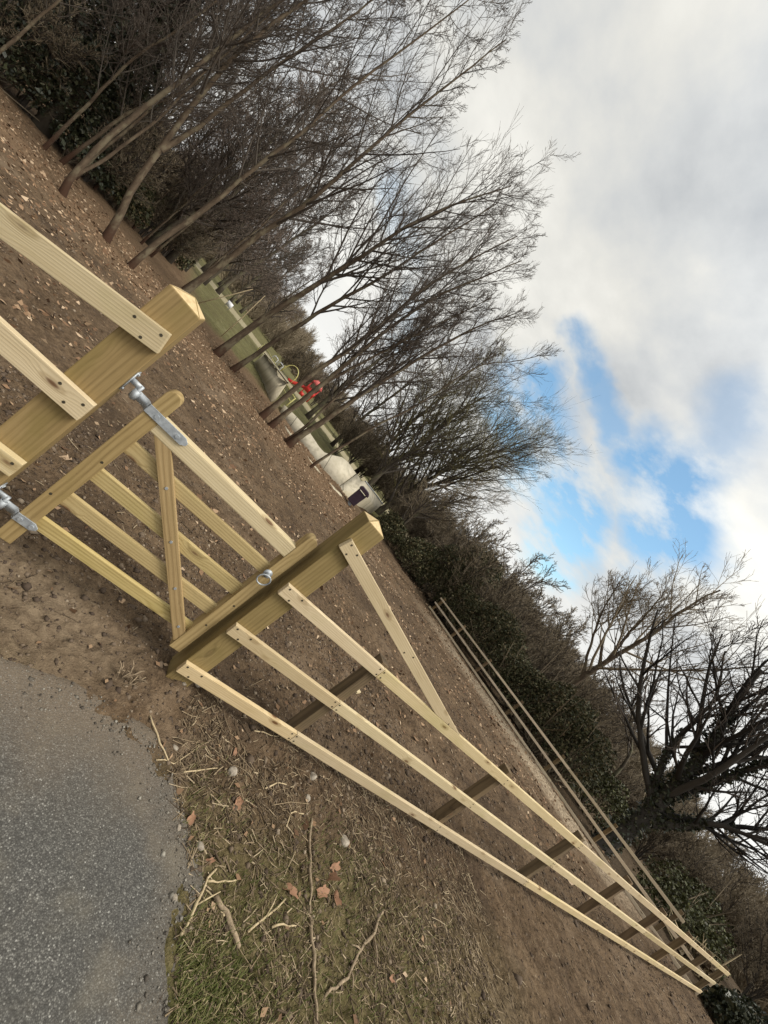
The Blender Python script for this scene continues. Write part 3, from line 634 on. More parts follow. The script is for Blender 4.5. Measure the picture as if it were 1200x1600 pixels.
tree('bare_tree', 'stout bare tree whose long grey trunk leans over the grass field', 105, [(T5, .15, .02)], nl=30, ll=.33, tmin=.33, la=33, **AL)
tree('bare_tree', 'slim bare tree close beside the stout grey leaning one', 106, [(T6, .11, .02)], nl=22, ll=.28, tmin=.3, la=32, **AL)
tree('bare_tree', 'dark-footed bare tree in front of the shaded concrete ramp', 107, [(T7, .115, .018)], nl=26, ll=.28, tmin=.28, la=34, **AL)
tree('bare_tree', 'reddish bare tree that crosses the red play tower', 108, [(T8, .115, .018), (T8b, .06, .015)], nl=20, ll=.28, tmin=.3, la=34, **AL)
tree('bare_tree', 'thick multi-stemmed bare tree in front of the pale concrete bank', 109, [(T9, .14, .018), (T9b, .07, .015)], nl=21, ll=.30, tmin=.28, la=34, **AL)
tree('bare_sapling', 'thin crooked bare sapling nearest to the litter bin', 110, [(T10, .065, .012)], nl=13, ll=.24, tmin=.42, la=40, n2=6, n3=5, n4=2, rt=.0055)
FAN = dict(n2=10, n3=7, n4=3, rt=.0075, wig=.05)
B1 = [(12.86, 24.83, -1.2), (12.95, 24.79, .32), (13.08, 24.72, 2.48), (13.31, 24.6, 5.0), (13.9, 24.23, 7.6), (14.6, 23.8, 9.6)]
B2 = [(9.85, 22.95, -1.0), (9.85, 22.95, .5), (9.63, 23.04, 2.08), (9.87, 22.94, 4.7), (9.6, 23.05, 7.6), (9.9, 22.9, 9.8)]
B3 = [(11.42, 18.77, -1.1), (11.39, 18.79, -.48), (11.36, 18.81, 1.36), (11.82, 18.53, 3.08), (12.45, 18.12, 5.0)]
tree('bare_tree', 'broad fan-shaped bare tree with yellow-green lichened twigs beyond the litter bin', 111, [(B1, .24, .05)], mt=M_BARK2, mw=M_TWIGY, nl=38, la=36, ll=.74, tmin=.12, trop=.35, tip=.42, **FAN)
tree('bare_tree', 'upright olive-tinged bare tree just behind the right end of the concrete ramps', 112, [(B2, .22, .04)], mt=M_BARK2, mw=M_TWIGY, nl=32, la=32, ll=.56, tmin=.15, trop=.4, **FAN)
tree('scrub_tree', 'low dark leaning scrub tree right above the latch post top', 113, [(B3, .16, .03)], mt=M_BARK2, mw=M_TWIGB, nl=20, la=46, ll=.46, tmin=.2, **FAN)
R1 = [(16.27, 8.4, -.4), (16.24, 8.45, .42), (16.34, 8.28, 2.0), (16.32, 8.31, 3.01), (16.34, 8.28, 3.85), (16.37, 8.23, 4.54), (16.39, 8.2, 5.36), (16.44, 8.12, 6.54), (16.38, 8.21, 7.46), (16.37, 8.24, 8.43), (16.47, 8.05, 9.5)]
R1b = [(16.32, 8.31, 3.01), (16.1, 8.75, 3.7), (15.85, 9.2, 4.5), (15.49, 9.7, 5.6), (15.2, 10.1, 6.9)]
R1c = [(16.34, 8.28, 3.85), (15.95, 8.9, 4.7), (15.75, 9.2, 5.6), (15.55, 9.6, 7.0)]
R1d = [(16.36, 8.25, 4.3), (16.15, 8.5, 5.4), (16.05, 8.7, 6.6), (15.9, 9.0, 8.0)]
tree('bare_tree', 'open-crowned bare tree standing against the clouds beyond the far fence', 114, [(R1, .17, .03), (R1b, .07, .02), (R1c, .07, .02), (R1d, .07, .02)], mt=M_BARK, ml=M_TWIGB, mw=M_TWIGB, nl=16, la=40, ll=.46, tmin=.36, trop=.5, n2=6, n3=5, n4=2, rt=.0075, wig=.075, l3=.62)
R3 = [(19.59, 6.13, -.3), (19.59, 6.13, 1.52), (19.46, 6.46, 2.83), (19.11, 7.28, 3.45), (18.77, 7.99, 5.06), (18.46, 8.59, 6.2)]
tree('scrub_tree', 'thin crooked dark scrub tree just left of the ivy-clad tree', 116, [(R3, .09, .02)], mt=M_BARK2, nl=14, la=42, ll=.36, tmin=.35, n2=6, n3=5, n4=2, rt=.008, wig=.12)

# leaves ----------------------------------------------------------------------
def leaves(rs, C, size, sd=.3, flat=0.0):
    """diamond leaves folded along the midrib at centres C"""
    n = len(C); d = rs.randn(n, 3); d /= np.linalg.norm(d, axis=1, keepdims=True); e = rs.randn(n, 3)
    if flat: e[:, 2] *= 1-flat; d[:, 2] *= 1-flat; d /= np.linalg.norm(d, axis=1, keepdims=True)
    e -= d*(d*e).sum(1, keepdims=True); e /= np.linalg.norm(e, axis=1, keepdims=True); nn = np.cross(d, e)
    s = (size*np.exp(sd*rs.randn(n)))[:, None]
    V = np.stack([C-d*s*.55, C+e*s*.34+nn*s*.1, C+d*s*.6, C-e*s*.34+nn*s*.1], 1).reshape(-1, 3)
    return V, np.arange(4*n).reshape(-1, 4)
R2 = [(15.1, 3.25, -.4), (15.3, 3.27, .23), (15.3, 3.26, 1.03), (15.32, 3.2, 1.58), (15.24, 3.46, 2.74), (15.18, 3.64, 4.1), (15.01, 4.12, 5.61), (14.88, 4.46, 7.2)]
R2b = [(15.29, 3.3, 1.7), (15.07, 3.95, 2.82), (14.97, 4.23, 3.68), (14.91, 4.38, 4.57), (14.87, 4.48, 5.58), (14.52, 5.29, 6.9)]
R2c = [(15.35, 3.09, 1.64), (15.46, 2.73, 2.14), (15.54, 2.41, 3.07), (15.73, 1.6, 3.7), (15.9, .9, 4.0)]
R2d = [(15.3, 3.28, 2.77), (15.36, 3.09, 3.66), (15.43, 2.83, 5.3), (15.5, 2.4, 7.0)]
R2e = [(15.3, 3.2, 1.9), (15.7, 2.7, 2.6), (16.2, 2.2, 3.6), (16.8, 1.6, 5.0)]
o = tree('ivy_clad_tree', 'big spreading dark tree, its trunk thick with ivy, at the right beyond the far fence', 119, [(R2, .30, .05), (R2b, .13, .02), (R2c, .12, .02), (R2d, .13, .02), (R2e, .12, .02)], mt=M_TWIGD, ml=M_TWIGD, mw=M_TWIG, nl=15, la=44, ll=.66, tmin=.28, trop=.55, n2=7, n3=5, n4=2, rt=.0075, wig=.09, l3=.58)
rs = np.random.RandomState(3); cs = []
for pts, L0, L1, rad, n in ((R2, 0, .8, .40, 3600), (R2b, .0, .45, .2, 700), (R2d, 0, .6, .22, 900), (R2c, 0, .4, .15, 400), (R2e, 0, .5, .2, 500)):
    Q, L = resample(pts, 60); t = L0+(L1-L0)*rs.rand(n)**1.1; c = np.stack([np.interp(t, np.linspace(0, 1, 60), Q[:, k]) for k in range(3)], -1)
    d = rs.randn(n, 3); d /= np.linalg.norm(d, axis=1, keepdims=True); cs.append(c+d*(rad*(1-.5*t)*(.65+.45*fbm(t*9, d[:, 0]*2, 2, 4)*2*rs.rand(n)))[:, None])
V, F = leaves(rs, np.concatenate(cs), .085)
gpart('ivy', [(V, F)], M_IVY, o)
# left: tall ivy-covered tree + dark bushes
IV = [(-10.73, 20.1, -1.1), (-10.8, 20.07, .12), (-10.73, 20.1, 1.88), (-10.74, 20.09, 3.43), (-10.7, 20.11, 5.21), (-10.9, 20.3, 7.5), (-11, 20.3, 9.5)]
o = tree('ivy_clad_tree', 'dark tree smothered in ivy at the upper left edge of the field', 117, [(IV, .28, .05)], mt=M_BARK2, ml=M_TWIG, nl=24, la=50, ll=.36, tmin=.3, n2=8, n3=6, n4=3, rt=.01)
def blob_leaves(rs, c, r, n, size):
    """leaf shell of a lumpy bush: centre c, radii r"""
    d = rs.randn(n, 3); d /= np.linalg.norm(d, axis=1, keepdims=True); d[:, 2] = np.where(d[:, 2] < -.5, -d[:, 2], d[:, 2])
    lump = .72+.5*fbm(d[:, 0]*3+c[0]*3+9, d[:, 1]*3+d[:, 2]*4+c[1]+9, 3, int(abs(c[0]*10)) % 50)
    P = np.array(c)+d*np.array(r)*(lump*(1-.45*rs.rand(n)**2.2))[:, None]
    return leaves(rs, P, size)
cs = [blob_leaves(rs, c, r, n, .11) for c, r, n in (((-10.7, 20.0, 1.2), (1.1, 1.1, 2.0), 5000), ((-10.7, 20.1, 4.2), (.8, .8, 2.4), 4000), ((-11.6, 20.4, 5.2), (1.0, 1.0, 1.0), 2000), ((-10.0, 20.0, 3.2), (.9, .9, .8), 1500), ((-10.9, 20.2, 7.4), (.9, .9, 1.3), 2500))]
gpart('ivy', cs, M_IVY, o)
def bush(name, label, blobs, m, size=.09, stems=12, seed=1, cat='bush', group=None, sm=None):
    rs = np.random.RandomState(seed); c0 = np.array(blobs[0][0], float); z0 = float(gz(c0[0], c0[1]))
    o = thing(name, label, cat, (c0[0], c0[1], z0), group)
    gpart('foliage', [blob_leaves(rs, c, r, n, size) for c, r, n in blobs], m, o)
    st = []
    for c, r, n in blobs:
        for k in range(stems):
            a = rs.rand()*6.28; b0 = np.array([c[0]+.25*r[0]*math.cos(a), c[1]+.25*r[1]*math.sin(a), z0-.1]); b1 = np.array(c)+np.array(r)*rs.randn(3)*.45+np.array([0, 0, .3*r[2]])
            b1 = b1+(b1-np.array(c))*.35*(rs.rand() < .4); mid = (b0+b1)/2+rs.randn(3)*.15; st.append(tube_np([b0, mid, b1], [.03, .02, .006], 4, False))
    gpart('stems', st, sm or M_TWIGB, o); return o
bush('evergreen_bush', 'dark evergreen bush under the ivy-smothered tree at the far left', [((-12.2, 19.6, .2), (1.5, 1.4, 1.5), 5000), ((-13.8, 20.0, .5), (1.6, 1.4, 1.9), 5000), ((-9.6, 20.4, -.1), (1.2, 1.2, 1.0), 3500), ((-12.6, 21.2, 2.6), (1.8, 1.5, 1.9), 5000)], M_IVY, .11, seed=21)
bush('evergreen_bush', 'low dark green bush between the two-stemmed tree and the crooked one', [((-9.2, 22.6, .1), (1.4, 1.4, 1.3), 5000), ((-8.4, 22.4, -.2), (1.0, 1, .9), 2500), ((-10.2, 23.5, 1.4), (1.3, 1.3, 1.6), 4000)], M_HOLLY, .10, seed=22)
bush('evergreen_bush', 'distant dark bush low behind the straight mottled tree', [((-9.2, 28.0, 0), (1.8, 1.5, 1.5), 4500), ((-7.6, 29.0, -.2), (1.3, 1.2, 1.2), 3000)], M_HOLLY, .13, seed=23)
# evergreen hedge behind the far fence
hb = []
for k, t in enumerate(np.linspace(0, 1, 11)):
    p = np.array([14.9-.9*t, 5.4+9.6*t]); w = .85+.25*math.sin(k*2.1); hgt = 1.35+.25*math.sin(k*1.3)+.25*t
    zb = float(gbase(p[0], p[1])); hb.append(((p[0]+.2*math.sin(k*3.1), p[1], zb+hgt*.72), (w, .95, hgt), 4600))
bush('evergreen_hedge', 'thick dark evergreen hedge growing behind the long far fence', hb, M_HOLLY, .075, 48, seed=31, cat='hedge')
bush('evergreen_bush', 'dark evergreen mass at the left end of the far fence', [((12.3, 16.4, 0), (1.3, 1.3, 1.3), 6000), ((13.6, 15.9, .9), (1.3, 1.2, 1.7), 5000), ((10.9, 18.4, -.2), (1.0, 1.1, 1.0), 4500), ((14.6, 15.3, 2.2), (1.4, 1.3, 1.5), 4500)], M_HOLLY, .09, seed=32)
bush('bramble_bush', 'yellow-green bramble thicket between hedge and ivy-clad tree', [((16.6, 6.4, .6), (1.1, 1.2, 1.2), 4200), ((17.2, 5.0, .5), (1.2, 1.2, 1.1), 3500), ((16.0, 7.6, .9), (.9, 1.0, 1.1), 3000)], M_BRAM, .075, 18, seed=33)
bush('bramble_bush', 'tangled bramble mound at the far right beneath the ivy-clad tree', [((17.4, 1.6, .3), (1.3, 1.2, .9), 3500), ((19.5, 2.2, .6), (1.8, 1.4, 1.2), 3500)], M_BRAM, .075, 18, seed=34)
bush('ivy_bush', 'dark ivy clump at the far end of the near fence', [((14.5, -.35, .35), (.55, .5, .5), 2600), ((15.1, -.9, .3), (.7, .6, .55), 2600), ((15.9, -.6, .4), (.7, .7, .6), 2400)], M_IVY, .075, 8, seed=35)
bush('dry_grass_clump', 'pale tawny dead grass clump beyond the corner of the fences', [((16.3, .7, .25), (.45, .45, .5), 900)], M_LITTER, .09, 160, seed=36, cat='grass clump', sm=M_STRAW)

# background wood: individual copies of a few dense trees and shrubs ----------
def proto(name, label, seed, h, group, mw, dense, cat='tree', nl=34, ll=.26, la=48, tmin=.12, **k):
    rs = np.random.RandomState(seed); p = [(0, 0, -.4)]
    for i in range(1, 8): p.append((p[-1][0]+rs.randn()*.16, p[-1][1]+rs.randn()*.16, h*i/7))
    return tree(name, label, seed, [(p, .012*h+.02, .02)], cat=cat, mt=M_BARK2, ml=M_LIMB, mw=mw, group=group, nl=nl, ll=ll, la=la, tmin=tmin, rt=.011, n2=dense[0], n3=dense[1], n4=dense[2], **k)
GW = 'bare twiggy trees in the dense wood behind the row'
LW = 'bare brown twiggy tree in the dense wood behind the front row'
wood_p = [proto('bare_tree', LW, 201, 12.5, GW, M_TWIGR, (7, 7, 3), droop=-.25, ang3=42), proto('bare_tree', LW, 202, 11.0, GW, M_TWIGR, (7, 6, 3), la=56, ll=.34, droop=-.3, ang3=42), proto('bare_tree', LW, 203, 13.5, GW, M_TWIG, (7, 6, 4), la=36, ll=.3, droop=.1)]
spots = []
rs = np.random.RandomState(12)
for azd, d in ((-13.6, 26), (-11.6, 29), (-27, 28), (-10.2, 34), (-14.5, 37), (-21, 36), (-8.0, 41), (-11.5, 44), (-6.5, 49), (-9, 54), (-5, 57), (-3.5, 63), (-7, 63), (-17, 50), (-24, 44), (-1.5, 70), (-4.5, 74), (-31, 40), (11, 35), (16, 37), (21, 36)):
    spots.append((azd, d))
for i, (azd, d) in enumerate(spots):
    x, y = CAM[0]+d*math.sin(R_(azd)), CAM[1]+d*math.cos(R_(azd)); src = wood_p[i % 3]
    sc = (.92+.3*rs.rand())*(1.0 if d < 45 else 1.05)
    if i < 3: src.location = (x, y, -.9); src.scale = (sc,)*3
    else: dup(src, (x, y, -.9), rs.rand()*6.28, sc)
GP = 'slender bare stems in the wood at the upper left'
LP = 'slender bare tree with a thin grey stem in the wood at the upper left'
def slim(seed, h, lean):
    rs = np.random.RandomState(seed); p = [(0, 0, -.3)]
    for i in range(1, 9): p.append((p[-1][0]+lean*h/8+rs.randn()*.13, p[-1][1]+rs.randn()*.13, h*i/8))
    return tree('bare_tree', LP, seed, [(p, .055, .010)], mt=M_BARK, ml=M_LIMB, mw=M_TWIG, group=GP, nl=22, ll=.25, la=40, tmin=.22, rt=.008, n2=7, n3=5, n4=3)
slims = [slim(401, 11.5, .03), slim(402, 10, -.06), slim(403, 12.5, .08)]
rs = np.random.RandomState(31); k = 0
for azd in np.arange(-31, -8, 1.3):
    d = 19+10*rs.rand()+(4 if azd > -13 else 0); x, y = CAM[0]+d*math.sin(R_(azd)), CAM[1]+d*math.cos(R_(azd)); sc = .8+.35*rs.rand()
    if k < 3: slims[k].location = (x, y, -.9); slims[k].scale = (sc,)*3
    else: dup(slims[k % 3], (x, y, -.9), rs.rand()*6.28, sc)
    k += 1
GS = 'bare shrubs in the thicket around the field'
LS = 'bare brown shrub in the tangled thicket around the field'
def shrub(seed, h):
    rs = np.random.RandomState(seed); tr = []
    for k in range(7):
        a = rs.rand()*6.28; s = .55*rs.rand()+.1; p = [(0.1*math.cos(a), .1*math.sin(a), -.2)]
        for i in range(1, 6): p.append((s*h*math.cos(a)*(i/5)**1.2*.9+rs.randn()*.05, s*h*math.sin(a)*(i/5)**1.2*.9+rs.randn()*.05, h*(i/5)*(.8+.3*rs.rand())))
        tr.append((p, .035, .01))
    return tree('bare_shrub', LS, seed, tr, cat='shrub', mt=M_LIMB, mw=M_TWIGB, group=GS, nl=12, la=45, ll=.42, tmin=.1, n2=6, n3=5, n4=2, rt=.010, wig=.12)
sh = [shrub(301, 3.6), shrub(302, 4.4), shrub(303, 3.0)]
sp2 = []
for azd in np.arange(17, 36, 2.4): sp2.append((azd, 33+4*rs.rand(), 1.0))
for azd in np.arange(4, 40, 3.0): sp2.append((azd, 48+8*rs.rand(), 1.15))
for azd in np.arange(31, 64, 2.3): sp2.append((azd, 21.5+3*rs.rand()+(3 if azd < 40 else 0), .8+.2*rs.rand()))
for azd in np.arange(34, 66, 2.6): sp2.append((azd, 27+4*rs.rand(), 1.15+.2*rs.rand()))
for azd in np.arange(62, 92, 3.2): sp2.append((azd, 27+5*rs.rand(), .8+.2*rs.rand()))
for azd in np.arange(-31, -12, 2.7): sp2.append((azd, 23.5+3*rs.rand()+(3 if azd > -18 else 0), .8+.25*rs.rand()))
for i, (azd, d, sc) in enumerate(sp2):
    x, y = CAM[0]+d*math.sin(R_(azd)), CAM[1]+d*math.cos(R_(azd)); z = float(gbase(x, y))-.05
    if i < 3: sh[i].location = (x, y, z); sh[i].scale = (sc,)*3
    else: dup(sh[i % 3], (x, y, z), rs.rand()*6.28, sc)
# far woodland on the hills: one mass of brushy crowns
def far_wood():
    rs = np.random.RandomState(5); out = []
    for _ in range(900):
        azd = rs.uniform(-40, 105); n0 = np.interp(azd, [-40, -10, 0, 20, 40, 60, 95], [72, 82, 80, 62, 48, 42, 36]); d = n0+rs.rand()**1.3*70
        x, y = CAM[0]+d*math.sin(R_(azd)), CAM[1]+d*math.cos(R_(azd)); z = float(hill_z(azd, d))-.8
        h = (4.5+3.5*rs.rand())*(1.0 if azd < 60 else .8)*(.75 if 4 < azd < 40 else 1.0); n = 60
        a = rs.rand(n)*6.28; t = rs.rand(n)*.75; L = h*.42*(1-t*.6)*(.7+.5*rs.rand(n))
        b0 = np.stack([x+.1*rs.randn(n), y+.1*rs.randn(n), z+h*t], -1)
        sp_ = (.35+.5*rs.rand(n))[:, None]; dd = np.stack([np.cos(a), np.sin(a), np.full(n, 1.0)], -1); dd[:, :2] *= sp_
        b2 = b0+dd*L[:, None]; b1 = (b0+b2)/2+np.stack([np.cos(a)*.1*L, np.sin(a)*.1*L, -.05*L], -1)
        P = np.stack([b0, b1, b2], 1); out.append(tubes(P, np.tile(np.array([.06, .045, .015]), (n, 1)), 3))
        P2, R2_, L2 = spawn(rs, P, np.full((n, 3), .03), L, 5, 38, 10, .5, .2, 1.0, .2, .1, 3, .8, .022, .6)
        out.append(tubes(P2, R2_, 3))
    V, F = joinVF(out); o = mesh_obj('woodland', V, F, M_TWIGB); o['kind'] = 'stuff'
far_wood()

# ------------------------------------------------------------------ skate park and play area
def pol(az, d, z): return (CAM[0]+d*math.sin(R_(az)), CAM[1]+d*math.cos(R_(az)), z)
def solid(name, label, cat, quads, m, thick=None):
    pass
def strip_solid(name, front, top, back, m, root, smooth=False):
    """sweep of a bank: ground line, crest line and back line, closed underneath"""
    f, t, b_ = map(np.array, (front, top, back)); n = len(f); V = np.concatenate([f, t, b_]); F = []
    for i in range(n-1): F += [(i, i+1, n+i+1, n+i), (n+i, n+i+1, 2*n+i+1, 2*n+i), (2*n+i, 2*n+i+1, i+1, i)]
    T = [(0, n, 2*n), (n-1, 3*n-1, 2*n-1)]
    return mesh_obj(name, V-np.array(root.location), [np.array(F), np.array(T)], m, root, smooth)
sk1 = thing('skate_ramp', 'shaded concrete quarter-pipe at the left end of the skate park', 'skate ramp', pol(4, 26, -.95))
strip_solid('ramp', [pol(2.1, 28.6, -1.0), pol(4.2, 25.3, -1.0), pol(6.7, 22.2, -1.0)], [pol(1.7, 29.0, .05), pol(3.8, 25.9, .22), pol(6.1, 23.0, .34)], [pol(1.7, 30.2, -1.0), pol(4.2, 27.0, -1.0), pol(7.0, 23.9, -1.0)], M_CONC2, sk1)
V, F = tubes(np.array([[pol(1.7, 28.9, .09), pol(3.8, 25.8, .26), pol(6.1, 22.9, .38)]]), np.full((1, 3), .05), 8); mesh_obj('coping', V-np.array(sk1.location), F, M_CONC, sk1, True)
sk2 = thing('skate_ramp', 'long pale concrete bank with a dipping crest at the skate park', 'skate ramp', pol(14, 21.5, -.95))
azs = np.linspace(8.0, 21.2, 14)
bf = [pol(a + .5*(a < 10), np.interp(a, [8, 11.7, 16.3, 21.2], [22.3, 21.3, 20.6, 21.2]), -.97) for a in azs]
tz = lambda a: 1.6-np.interp(a, [7.9, 10, 11.9, 13.5, 15.3, 16.2, 17.0, 17.8, 18.6, 21.2], [23, 22.6, 22.3, 22.0, 21.8, 21.8, 21.9, 22.2, 22.6, 23.5])*np.tan(np.radians(np.interp(a, [7.9, 10, 11.9, 13.5, 15.3, 16.2, 17.0, 17.8, 18.6, 21.2], [5.2, 4.95, 4.8, 4.95, 5.1, 5.0, 4.5, 3.7, 3.2, 3.3])))
bt = [pol(a, np.interp(a, [7.9, 11.9, 15.3, 17, 18.6, 21.2], [23, 22.3, 21.8, 21.9, 22.6, 23.5]), float(tz(a))) for a in azs]
bb = [pol(a, 25.0, -1.0) for a in azs]
strip_solid('bank', bf, bt, bb, M_CONC, sk2, False)
sk3 = thing('skate_ramp', 'tall pale concrete transition ramp behind the litter bin', 'skate ramp', pol(24, 22.5, -.95))
e1 = [pol(21.2, 21.2, -.9), pol(22.2, 21.4, -.62), pol(23.3, 21.8, -.31), pol(24.0, 22.4, -.02), pol(25.2, 23.6, -.05), pol(26.2, 25, -.2), pol(26.95, 26.2, -.45)]
e2 = [pol(21.3, 23.4, .28), pol(21.9, 23.7, .24), pol(22.4, 24.0, .18), pol(22.8, 24.0, .35), pol(24.2, 24.9, .31), pol(25.6, 26, .26), pol(26.9, 27, .18)]
e3 = [(p[0]+.5, p[1]+1.2, -1.1) for p in e2]; e0 = [(p[0], p[1], -1.15) for p in e1]
V = np.array(e0+e1+e2+e3); n = 7; F = []; mi = []
for i in range(n-1):
    for r, mm in ((0, 1), (1, 0), (2, 1)): F.append((r*n+i, r*n+i+1, (r+1)*n+i+1, (r+1)*n+i)); mi.append(mm)
F += [(0, n, 2*n, 3*n), (n-1, 4*n-1, 3*n-1, 2*n-1)]; mi += [1, 1]
mesh_obj('ramp', V-np.array(sk3.location), np.array(F), [M_CONC, M_CONC2], sk3, mi=mi)
V, F = tubes(np.array([[pol(22.8, 23.95, .38), pol(24.2, 24.85, .34), pol(25.6, 25.95, .29), pol(26.9, 26.95, .21)]]), np.full((1, 4), .035), 8); mesh_obj('coping', V-np.array(sk3.location), F, M_GALV, sk3, True)
kerb = []
kp = [pol(10.5, 19.6, -.86), pol(14, 19.0, -.86), pol(18, 18.8, -.86), pol(21, 19.3, -.85), pol(22.8, 20.0, -.84)]
Q, _ = resample(kp, 12)
kv = [];
for p in Q: kv += [(p[0], p[1], p[2]-.1), (p[0], p[1], p[2]+.05), (p[0]-.1, p[1]+.35, p[2]+.05), (p[0]-.1, p[1]+.35, p[2]-.1)]
kf = [(4*i+k, 4*i+4+k, 4*i+4+(k+1) % 4, 4*i+(k+1) % 4) for i in range(11) for k in range(4)]+[(0, 1, 2, 3), (47, 46, 45, 44)]
tag(mesh_obj('concrete_edging', np.array(kv), np.array(kf), M_CONC2), 'narrow concrete edging strip on the soil before the pale bank', 'edging')
# litter bin
bp = pol(23.9, 20.3, float(gbase(7.5, 16.7))-.0)
lb = thing('litter_bin', 'dark purple litter bin standing in front of the tall concrete ramp', 'bin', bp, rz=R_(-20))
def lpart(name, outline, t, m, root, off, bev=.012):
    me = plank_mesh(name, outline, t, bev, m0=m); o = bpy.data.objects.new(name, me); COL.objects.link(o); o.parent = root; o.location = off; return o
lpart('body', [(-.25, .12), (.25, .12), (.27, .86), (-.27, .86)], .48, M_BIN, lb, (0, -.24, 0), .02)
lpart('lid', [(-.32, .93), (.32, .93), (.32, 1.03), (.22, 1.12), (-.22, 1.12), (-.32, 1.03)], .6, M_BIN, lb, (0, -.30, 0), .02)
for sx in (-.27, .21): lpart('lid_support', [(sx, .84), (sx+.06, .84), (sx+.06, .95), (sx, .95)], .4, M_BIN, lb, (0, -.2, 0), .006)
lpart('foot', [(-.12, -.1), (.12, -.1), (.12, .14), (-.12, .14)], .24, M_GALV, lb, (0, -.12, 0), .01)
# red play tower with slide, at the far side of the field
def bar(p, q, r=.05, k=8): return tube_np([p, q], r, k)
tw = thing('play_tower', 'red play tower with a red chute on the far grass', 'play tower', pol(8.6, 50, -.95))
c0 = np.array(pol(8.6, 50, -.95)); rx = np.array([math.cos(R_(8.6)), -math.sin(R_(8.6)), 0]); ry = np.array([math.sin(R_(8.6)), math.cos(R_(8.6)), 0])
KS = .78
P_ = lambda a, b_, z: tuple(c0+KS*(rx*a+ry*b_+np.array([0, 0, z])))
gpart('frame', [bar(P_(a, b_, -.2), P_(a, b_, 3.3), .06) for a in (-.7, .9) for b_ in (-.7, .7)]+[bar(P_(-.7, b_, z), P_(.9, b_, z), .05) for b_ in (-.7, .7) for z in (1.3, 2.1)], M_RED, tw)
def obox(a0, a1, b0, b1, z0, z1):
    V = np.array([P_(a, b_, z) for a in (a0, a1) for b_ in (b0, b1) for z in (z0, z1)]); return V, boxVF(0, 1, 0, 1, 0, 1)[1]
gpart('side_panel', [obox(-.75, .95, -.80, -.74, 1.35, 2.0)], M_RED, tw)
gpart('side_panel', [obox(-.75, -.1, -.80, -.74, .25, .8)], M_RED, tw)
gpart('deck', [obox(-.7, .9, -.7, .7, 1.2, 1.3)], M_PINK, tw)
rf = [P_(-.95, -.95, 2.95), P_(1.15, -.95, 2.95), P_(1.15, .95, 2.95), P_(-.95, .95, 2.95), P_(-.4, 0, 3.7), P_(.6, 0, 3.7)]
gpart('roof', [(np.array(rf), [np.array([(0, 1, 5, 4), (2, 3, 4, 5), (0, 3, 2, 1)]), np.array([(1, 2, 5), (3, 0, 4)])])], M_PINK, tw)
sl = [P_(-.7, -.2, 1.45), P_(-1.4, -.25, 1.2), P_(-2.2, -.3, .65), P_(-2.8, -.3, .3), P_(-3.2, -.3, .25)]
gpart('chute', [tube_np(sl, .2, 10)], M_RED, tw)
yf = thing('climbing_frame', 'yellow tubular climbing frame left of the red play tower', 'climbing frame', pol(5.4, 50, -.95))
c0 = np.array(pol(5.4, 50, -.95)); ar = []
for b_ in (-.7, 0, .7):
    for a0, w in ((-1.1, 2.2),):
        th = np.linspace(0, math.pi, 11); ar.append(tube_np([P_(-math.cos(t)*1.1, b_, 2.3*math.sin(t)**.6) for t in th], .032, 6))
for t in (.5, 1.1, 1.57, 2.1, 2.7): ar.append(bar(P_(-math.cos(t)*1.1, -.7, 2.3*math.sin(t)**.6), P_(-math.cos(t)*1.1, .7, 2.3*math.sin(t)**.6), .04, 6))
gpart('tubes', ar, M_YEL, yf)
wf = thing('hoop_barrier', 'white metal hoops at the field edge left of the yellow climbing frame', 'barrier', pol(3.1, 42, -.95))
c0 = np.array(pol(3.1, 42, -.95))
for k in range(2): gpart('hoop', [tube_np([P_(-.5+k*.9, 0, -.1), P_(-.5+k*.9, 0, 1.2), P_(-.35+k*.9, 0, 1.3), P_(.0+k*.9, 0, 1.3), P_(.15+k*.9, 0, 1.2), P_(.15+k*.9, 0, -.1)], .04, 6)], M_WHITE, wf)
yr = thing('yellow_railing', 'low yellow railing along the field behind the shaded quarter-pipe', 'railing', pol(4.5, 33, -.95))
ends = [np.array(pol(a, d, 0)) for a, d in ((.8, 40), (3.4, 34), (6.0, 29), (8.2, 26.5))]
for k in range(3): gpart('rail', [bar(tuple(ends[k]+np.array([0, 0, z])), tuple(ends[k+1]+np.array([0, 0, z])), .035, 6) for z in (-.05, -.4)], M_YEL, yr)
for e in ends: gpart('post', [bar(tuple(e+np.array([0, 0, -1.1])), tuple(e+np.array([0, 0, .0])), .04, 6)], M_YEL, yr)
sg = thing('notice_board', 'small white notice board on two posts on the far grass', 'sign', pol(-4.8, 44, -.95)); c0 = np.array(pol(-4.8, 44, -.95))
gpart('panel', [obox(-.35, .35, -.02, .02, .35, 1.0)], M_WHITE, sg)
for a_ in (-.28, .25): gpart('post', [bar(P_(a_, .06, -.2), P_(a_, .06, 1.0), .03, 6)], M_GALV, sg)
for az1, az2, d, h, lab in ((-7.2, -4.5, 24, 1.9, 'thin pale leaning pole right above the broad hinge post'), (-2.8, -3.2, 24, 2.2, 'thin pale dead sapling leaning at the edge of the grass field')):
    a = np.array(pol(az1, d, -1.0)); b_ = np.array(pol(az2, d, h)); V, F = tube_np([a, (a+b_)/2+np.array([.02, 0, .03]), b_], [.03, .025, .015], 6)
    tag(mesh_obj('thin_pole', V-a, F, M_STRAW, loc=a), lab, 'pole')

